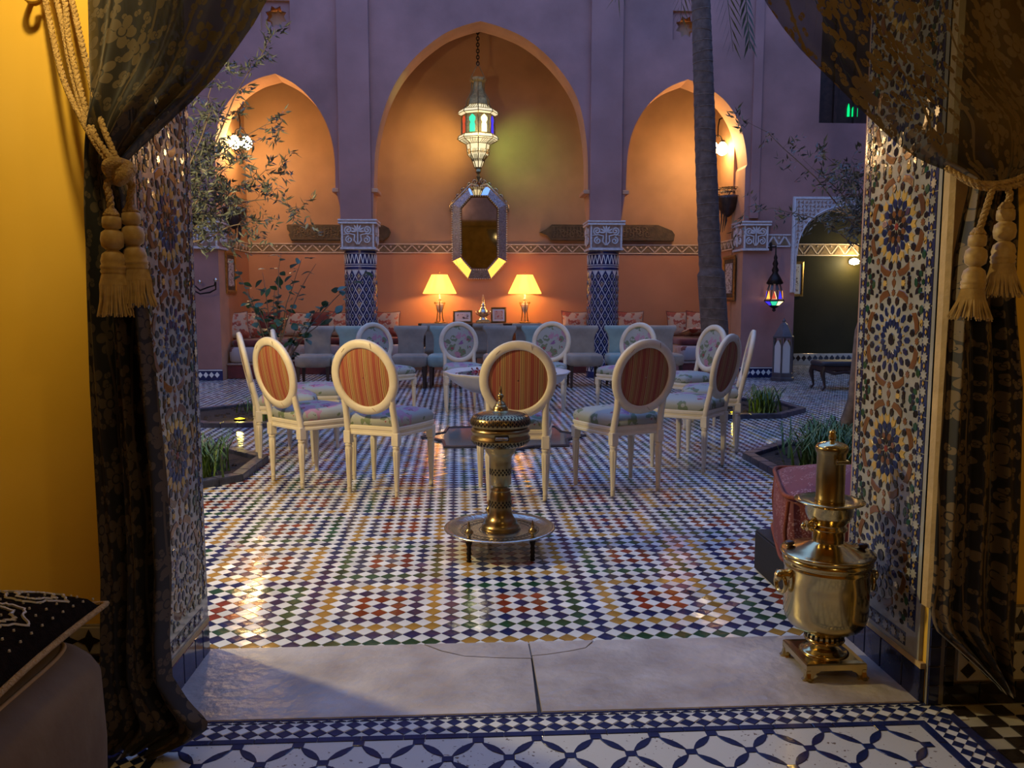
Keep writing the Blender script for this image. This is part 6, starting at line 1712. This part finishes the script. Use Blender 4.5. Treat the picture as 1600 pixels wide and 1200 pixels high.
# left curtain: outlines (row, x) at its own distance
LL = [(-260, 128), (0, 130), (150, 131), (240, 130), (262, 131), (300, 128), (450, 132), (600, 138), (750, 148), (900, 158), (1000, 158), (1100, 156), (1185, 150)]
LR = [(-260, 520), (-120, 490), (0, 424), (40, 402), (80, 374), (120, 344), (160, 306), (200, 262), (235, 222), (255, 200), (275, 196), (300, 203), (400, 222), (500, 236), (600, 246), (750, 260), (900, 266), (1000, 262), (1060, 266), (1100, 292), (1130, 322), (1150, 318), (1170, 270), (1185, 240)]
ysL = list(range(-260, 1180, 12)) + [1180]
ct1, _, _ = curtain('curtain', 'black gold flowered curtain tied back at the left jamb', LL, LR, ysL, 2.06, 262, M_CURL, 2.6, 3, .05)
RL = [(-260, 1100), (-120, 1140), (0, 1195), (40, 1222), (75, 1250), (115, 1290), (165, 1340), (215, 1392), (246, 1432), (262, 1465), (272, 1500), (285, 1516), (310, 1512), (400, 1494), (520, 1484), (600, 1478), (750, 1468), (900, 1460), (955, 1455), (985, 1462), (1010, 1490), (1045, 1530), (1075, 1562), (1082, 1566)]
RR = [(-260, 1680), (0, 1680), (200, 1672), (250, 1640), (272, 1606), (290, 1590), (400, 1584), (470, 1582), (600, 1596), (800, 1594), (950, 1588), (1020, 1584), (1082, 1578)]
ysR = list(range(-260, 1080, 12)) + [1080]
ct2, _, _ = curtain('curtain', 'sheer brown gold flowered curtain tied back at the right jamb', RL, RR, ysR, 2.06, 272, M_CURR, 2.7, 8, .06)
# rod above, out of frame
for ct, x0, x1 in ((ct1, -1.15, .25), (ct2, .25, 1.75)):
    b = MB(); b.tube([(x0, 2.06, 2.42), (x1, 2.06, 2.42)], .014, 10); part('curtain_rod', b, M_IRON, ct)

# ------------------------------------------------------------------ rope tiebacks with tassels
def twist(path, r, turns_per_m=26, n=3):
    """twisted rope as n strands round a path"""
    path = [Vector(p) for p in path]; P2 = []
    for i in range(len(path) - 1):
        m = max(2, int((path[i + 1] - path[i]).length / .006))
        for k in range(m): P2.append(path[i].lerp(path[i + 1], k / m))
    P2.append(path[-1]); b = MB(); L_ = 0; ps = [[] for _ in range(n)]
    for i, p in enumerate(P2):
        d = (P2[min(i + 1, len(P2) - 1)] - P2[max(0, i - 1)]).normalized(); a = d.cross(Vector((0, 1, 0))); a = a.normalized() if a.length > .01 else Vector((1, 0, 0)); c = d.cross(a)
        if i: L_ += (p - P2[i - 1]).length
        for s in range(n):
            th = L_ * turns_per_m * 2 * PI / 1.0 * .9 + 2 * PI * s / n; ps[s].append(p + a * (r * .5 * math.cos(th)) + c * (r * .5 * math.sin(th)))
    for s in range(n): b.tube(ps[s], r * .58, 6)
    return b
def smooth(pts, n=6):
    P_ = [Vector(p) for p in pts]; out = []
    for i in range(len(P_) - 1):
        p0 = P_[max(i - 1, 0)]; p1 = P_[i]; p2 = P_[i + 1]; p3 = P_[min(i + 2, len(P_) - 1)]
        for k in range(n):
            t = k / n; out.append(0.5 * ((2 * p1) + (-p0 + p2) * t + (2 * p0 - 5 * p1 + 4 * p2 - p3) * t * t + (-p0 + 3 * p1 - 3 * p2 + p3) * t ** 3))
    out.append(P_[-1]); return out
def tassel(parent, top, length, wide, lean, sc_=1.0, label=None):
    """top: point where beads begin; hangs down"""
    bb = MB()
    T = Matrix.Translation(top) @ Euler((0, lean, 0)).to_matrix().to_4x4()
    o = bpy.data.objects.new('tassel', None); COL.objects.link(o); o.parent = parent; o.matrix_local = T
    s = sc_
    b = MB(); b.lathe([(.010 * s, .016 * s), (.018 * s, .004 * s), (.019 * s, 0), (.0165 * s, -.002)], 20); part('cap', b, M_ROPE, o)
    b = MB(); b.lathe([(.013 * s, 0), (.0205 * s, -.004 * s), (.0215 * s, -.016 * s), (.0205 * s, -.028 * s), (.013 * s, -.032 * s)], 24); part('bead', b, M_SILK, o)
    b = MB(); b.lathe([(.014 * s, -.032 * s), (.024 * s, -.040 * s), (.0265 * s, -.056 * s), (.024 * s, -.072 * s), (.014 * s, -.080 * s)], 24); part('bead', b, M_SILK, o)
    z0 = -.080 * s
    b = MB(); b.lathe([(.012 * s, z0), (.024 * s, z0 - .010 * s), (.028 * s, z0 - .026 * s), (.026 * s, z0 - .034 * s), (.029 * s, z0 - .038 * s), (.029 * s, z0 - .043 * s), (.027 * s, z0 - .046 * s), (.029 * s, z0 - .050 * s), (.027 * s, z0 - .056 * s)], 24); part('head', b, M_SILK, o)
    b = MB(); z1 = z0 - .052 * s; n = 95
    b.lathe([(.022 * s, z1), (wide * .45, -length * .75), (wide * .68, -length + .006), (.001, -length + .012)], 20, caps=False)
    for k in range(n):
        a = 2 * PI * k / n; rr = wide * random.uniform(.78, 1.04); zz = -length * random.uniform(.965, 1.02); c, s_ = math.cos(a), math.sin(a); a2 = a + random.gauss(0, .06)
        b.tube([(c * .0235 * s, s_ * .0235 * s, z1), (c * .030 * s, s_ * .030 * s, z1 - .03), (math.cos(a2) * rr * .8, math.sin(a2) * rr * .8, (zz + z1) * .55), (math.cos(a2) * rr, math.sin(a2) * rr, zz)], [.0022, .0024, .0024, .0016], 4)
    f = part('fringe', b, M_SILK, o); return o
random.seed(12)
t = thing('curtain_tieback', 'gold rope tieback with two tassels at the left curtain', 'tieback')
kn = W(190, 270, 1.975)
def R_(px, py, Y): return W(px, py, Y)
for pts in (((60, -60, 2.20), (75, 20, 2.17), (98, 120, 2.10), (130, 190, 2.02), (160, 240, 1.98), (182, 266, 1.965)), ((72, -60, 2.20), (96, 30, 2.16), (112, 110, 2.10), (135, 188, 2.02), (166, 238, 1.97), (188, 262, 1.96)),
            ((85, -60, 2.20), (101, 0, 2.15), (107, 60, 2.12), (128, 150, 2.05), (150, 215, 2.0), (178, 262, 1.965)), ((95, -60, 2.20), (112, 0, 2.18), (128, 70, 2.12), (140, 120, 2.09), (158, 190, 2.02), (185, 255, 1.975))):
    part('rope', twist(smooth([R_(*p) for p in pts]), .0078), M_ROPE, t)
b = MB(); b.tube(smooth([kn + Vector((.022 * math.cos(a) * (1 + .1 * math.sin(3 * a)), -.012 + .016 * math.sin(2 * a), .020 * math.sin(a))) for a in [2 * PI * k / 10 for k in range(11)]], 4), .014, 8); b.lathe([(.006, -.026), (.022, -.018), (.028, 0), (.022, .018), (.006, .026)], 16, 0, True, Matrix.Translation(kn)); part('knot', b, M_ROPE, t)
for (x0, y0, x1, y1, Y) in ((168, 280, 174, 332, 1.965), (206, 282, 202, 326, 1.985)):
    part('rope', twist(smooth([kn + Vector((0, 0, -.01)), R_(x0, y0 + 6, Y), R_((x0 + x1) / 2, (y0 + y1) / 2, Y), R_(x1, y1, Y)]), .0085), M_ROPE, t)
tassel(t, R_(174, 337, 1.965), .235, .040, .01); tassel(t, R_(204, 331, 1.99), .225, .038, -.05)
b = MB(); h0 = R_(52, 4, 2.2); b.tube(smooth([h0 + Vector((-.01, .03, .03)), h0 + Vector((-.008, -.02, .012)), h0 + Vector((.004, -.03, -.004)), h0 + Vector((.02, -.026, .0)), h0 + Vector((.022, -.02, .02))], 4), .008, 8); b.lathe([(.022, 0), (.024, .006), (.01, .012)], 14, 0, True, Tm((h0.x - .01, YW0, h0.z + .03), rx=PI / 2)); part('wall_hook', b, M_YELLOW, t)
t = thing('curtain_tieback', 'gold rope tieback with two tassels at the right curtain', 'tieback')
kn = W(1560, 282, 1.985)
for pts in (((1478, 262, 2.03), (1520, 284, 1.985), (1560, 287, 1.975), (1600, 276, 1.99), (1650, 250, 2.1)), ((1490, 270, 2.03), (1530, 292, 1.985), (1570, 293, 1.975), (1606, 284, 1.99), (1655, 262, 2.1))):
    part('rope', twist(smooth([R_(*p) for p in pts]), .008), M_CURR if False else M_ROPE, t)
for pts in (((1552, 290, 1.975), (1543, 320, 1.965), (1535, 345, 1.96), (1530, 362, 1.96)), ((1574, 292, 1.975), (1578, 305, 1.97), (1574, 320, 1.97))):
    part('rope', twist(smooth([R_(*p) for p in pts]), .0085), M_ROPE, t)
tassel(t, R_(1528, 366, 1.96), .212, .050, .04); tassel(t, R_(1572, 326, 1.965), .218, .050, .0)

# ================================================================== CUSHION AND POUF AT LEFT
t = thing('leather_pouf', 'tan leather pouf under the black patterned pillow at lower left', 'pouf', (-1.13, 1.33, 0))
rs = sbox((-.37, -.46, 0), (.33, .46, .485), .12, 5, .03); b = MB(); b.rings(rs, 0, True, True); part('cover', b, M_CREAMC, t)
b = MB()
for y in (): b.tube([(.345, y, .02), (.350, y, .15), (.352, y + .01, .30), (.335, y, .40), (.28, y, .455)], .004, 5)
e = [(math.copysign(abs(math.cos(a)) ** .22, math.cos(a)), math.copysign(abs(math.sin(a)) ** .22, math.sin(a))) for a in [2 * PI * k / 64 for k in range(65)]]
b.tube([(x * .30 - .02, y * .40, .468) for x, y in e], .005, 5, caps=False); part('seam', b, M_EDGE, t)
t = thing('patterned_pillow', 'black pillow with white woven motifs and corner tassel at lower left', 'pillow', (-1.145, 1.44, .492), .04)
n = 26
def pil(u, v, s):
    r_ = ((1 - abs(u) ** 2.2) * (1 - abs(v) ** 2.2)); r_ = max(0, r_) ** .42
    return (.350 * u * (1 - .05 * (1 - v * v)), .315 * v * (1 - .05 * (1 - u * u)), .040 + (s * (.100 if s > 0 else .04)) * r_)
for s, nm in ((1, 'top_cover'), (-1, 'under_cover')):
    P_ = [[pil(i / n * 2 - 1, j / n * 2 - 1, s) for j in range(n + 1)] for i in range(n + 1)]
    if s > 0: P_ = [list(reversed(r_)) for r_ in P_]
    b = MB(); b.grid(P_, 0, True); part(nm, b, M_KILIM, t)
# woven lozenge motifs in raised pale yarn
def ptop(u, v): p = pil(u, v, 1); return Vector((p[0], p[1], p[2] + .002))
b = MB(); random.seed(8)
def yarn(pts, r_=.0028):
    out = []
    for (u0, v0), (u1, v1) in zip(pts[:-1], pts[1:]):
        for k in range(5): out.append(ptop(u0 + (u1 - u0) * k / 5 + random.gauss(0, .006), v0 + (v1 - v0) * k / 5 + random.gauss(0, .006)))
    out.append(ptop(*pts[-1])); b.tube(out, r_, 4)
for cu in (-.72, -.24, .24, .72):
    for cv in (-.72, -.24, .24, .72):
        for k in (1, .62):
            a_, c_ = .19 * k, .19 * k
            yarn([(cu + a_, cv), (cu + a_ * .6, cv + c_ * .45), (cu + a_ * .45, cv + c_ * .9), (cu, cv + c_), (cu - a_ * .45, cv + c_ * .9), (cu - a_ * .6, cv + c_ * .45), (cu - a_, cv), (cu - a_ * .6, cv - c_ * .45), (cu - a_ * .45, cv - c_ * .9), (cu, cv - c_), (cu + a_ * .45, cv - c_ * .9), (cu + a_ * .6, cv - c_ * .45), (cu + a_, cv)])
for i in range(-15, 16):
    for j in range(-15, 16):
        u, v = i * .063, j * .063
        if (i + j) % 2 == 0 and all(abs(u - cu) / .20 + abs(v - cv) / .20 > 1 or abs(u - cu) / .09 + abs(v - cv) / .09 < 1 for cu in (-.72, -.24, .24, .72) for cv in (-.72, -.24, .24, .72)):
            p = ptop(u, v); b.lathe([(.0028, -.002), (.0022, .002)], 5, 0, False, Matrix.Translation(p))
part('woven_motifs', b, M_BONE, t)
b = MB(); pts = []
for k in range(81):
    a = k / 80 * 4; sd = int(a) % 4; f = (a - int(a)) * 2 - 1; u, v = ((f, -1), (1, f), (-f, 1), (-1, -f))[sd]; pts.append(pil(u, v, 0.0))
b.tube(pts, .0065, 6, caps=False); part('corded_edge', b, M_ROPE, t)
M_WOOL = mat('cream_wool_yarn', (0.50, 0.38, 0.20), 0.9, color2=(0.62, 0.50, 0.30), vscale=40)
random.seed(3); b = MB(); c0_ = Vector(pil(1, -1, 0))
b.lathe([(.004, .02), (.020, .012), (.024, 0), (.020, -.014), (.016, -.02)], 10, 0, True, Matrix.Translation(c0_ + Vector((.015, -.02, .01))))
for k in range(34):
    a = random.uniform(0, 6.28); r_ = random.uniform(.008, .034); l = random.uniform(.16, .24); p0 = c0_ + Vector((.015, -.02, 0))
    b.tube([p0 + Vector((.01 * math.cos(a), .01 * math.sin(a), 0)), p0 + Vector((.02 + r_ * math.cos(a), -.02 + r_ * math.sin(a), -.02)), p0 + Vector((.035 + r_ * math.cos(a + .3), -.03 + r_ * math.sin(a + .3), -l * .5)), p0 + Vector((.035 + r_ * math.cos(a), -.03 + r_ * math.sin(a), -l))], [.004, .0045, .0045, .003], 5)
part('corner_tassel', b, M_WOOL, t)
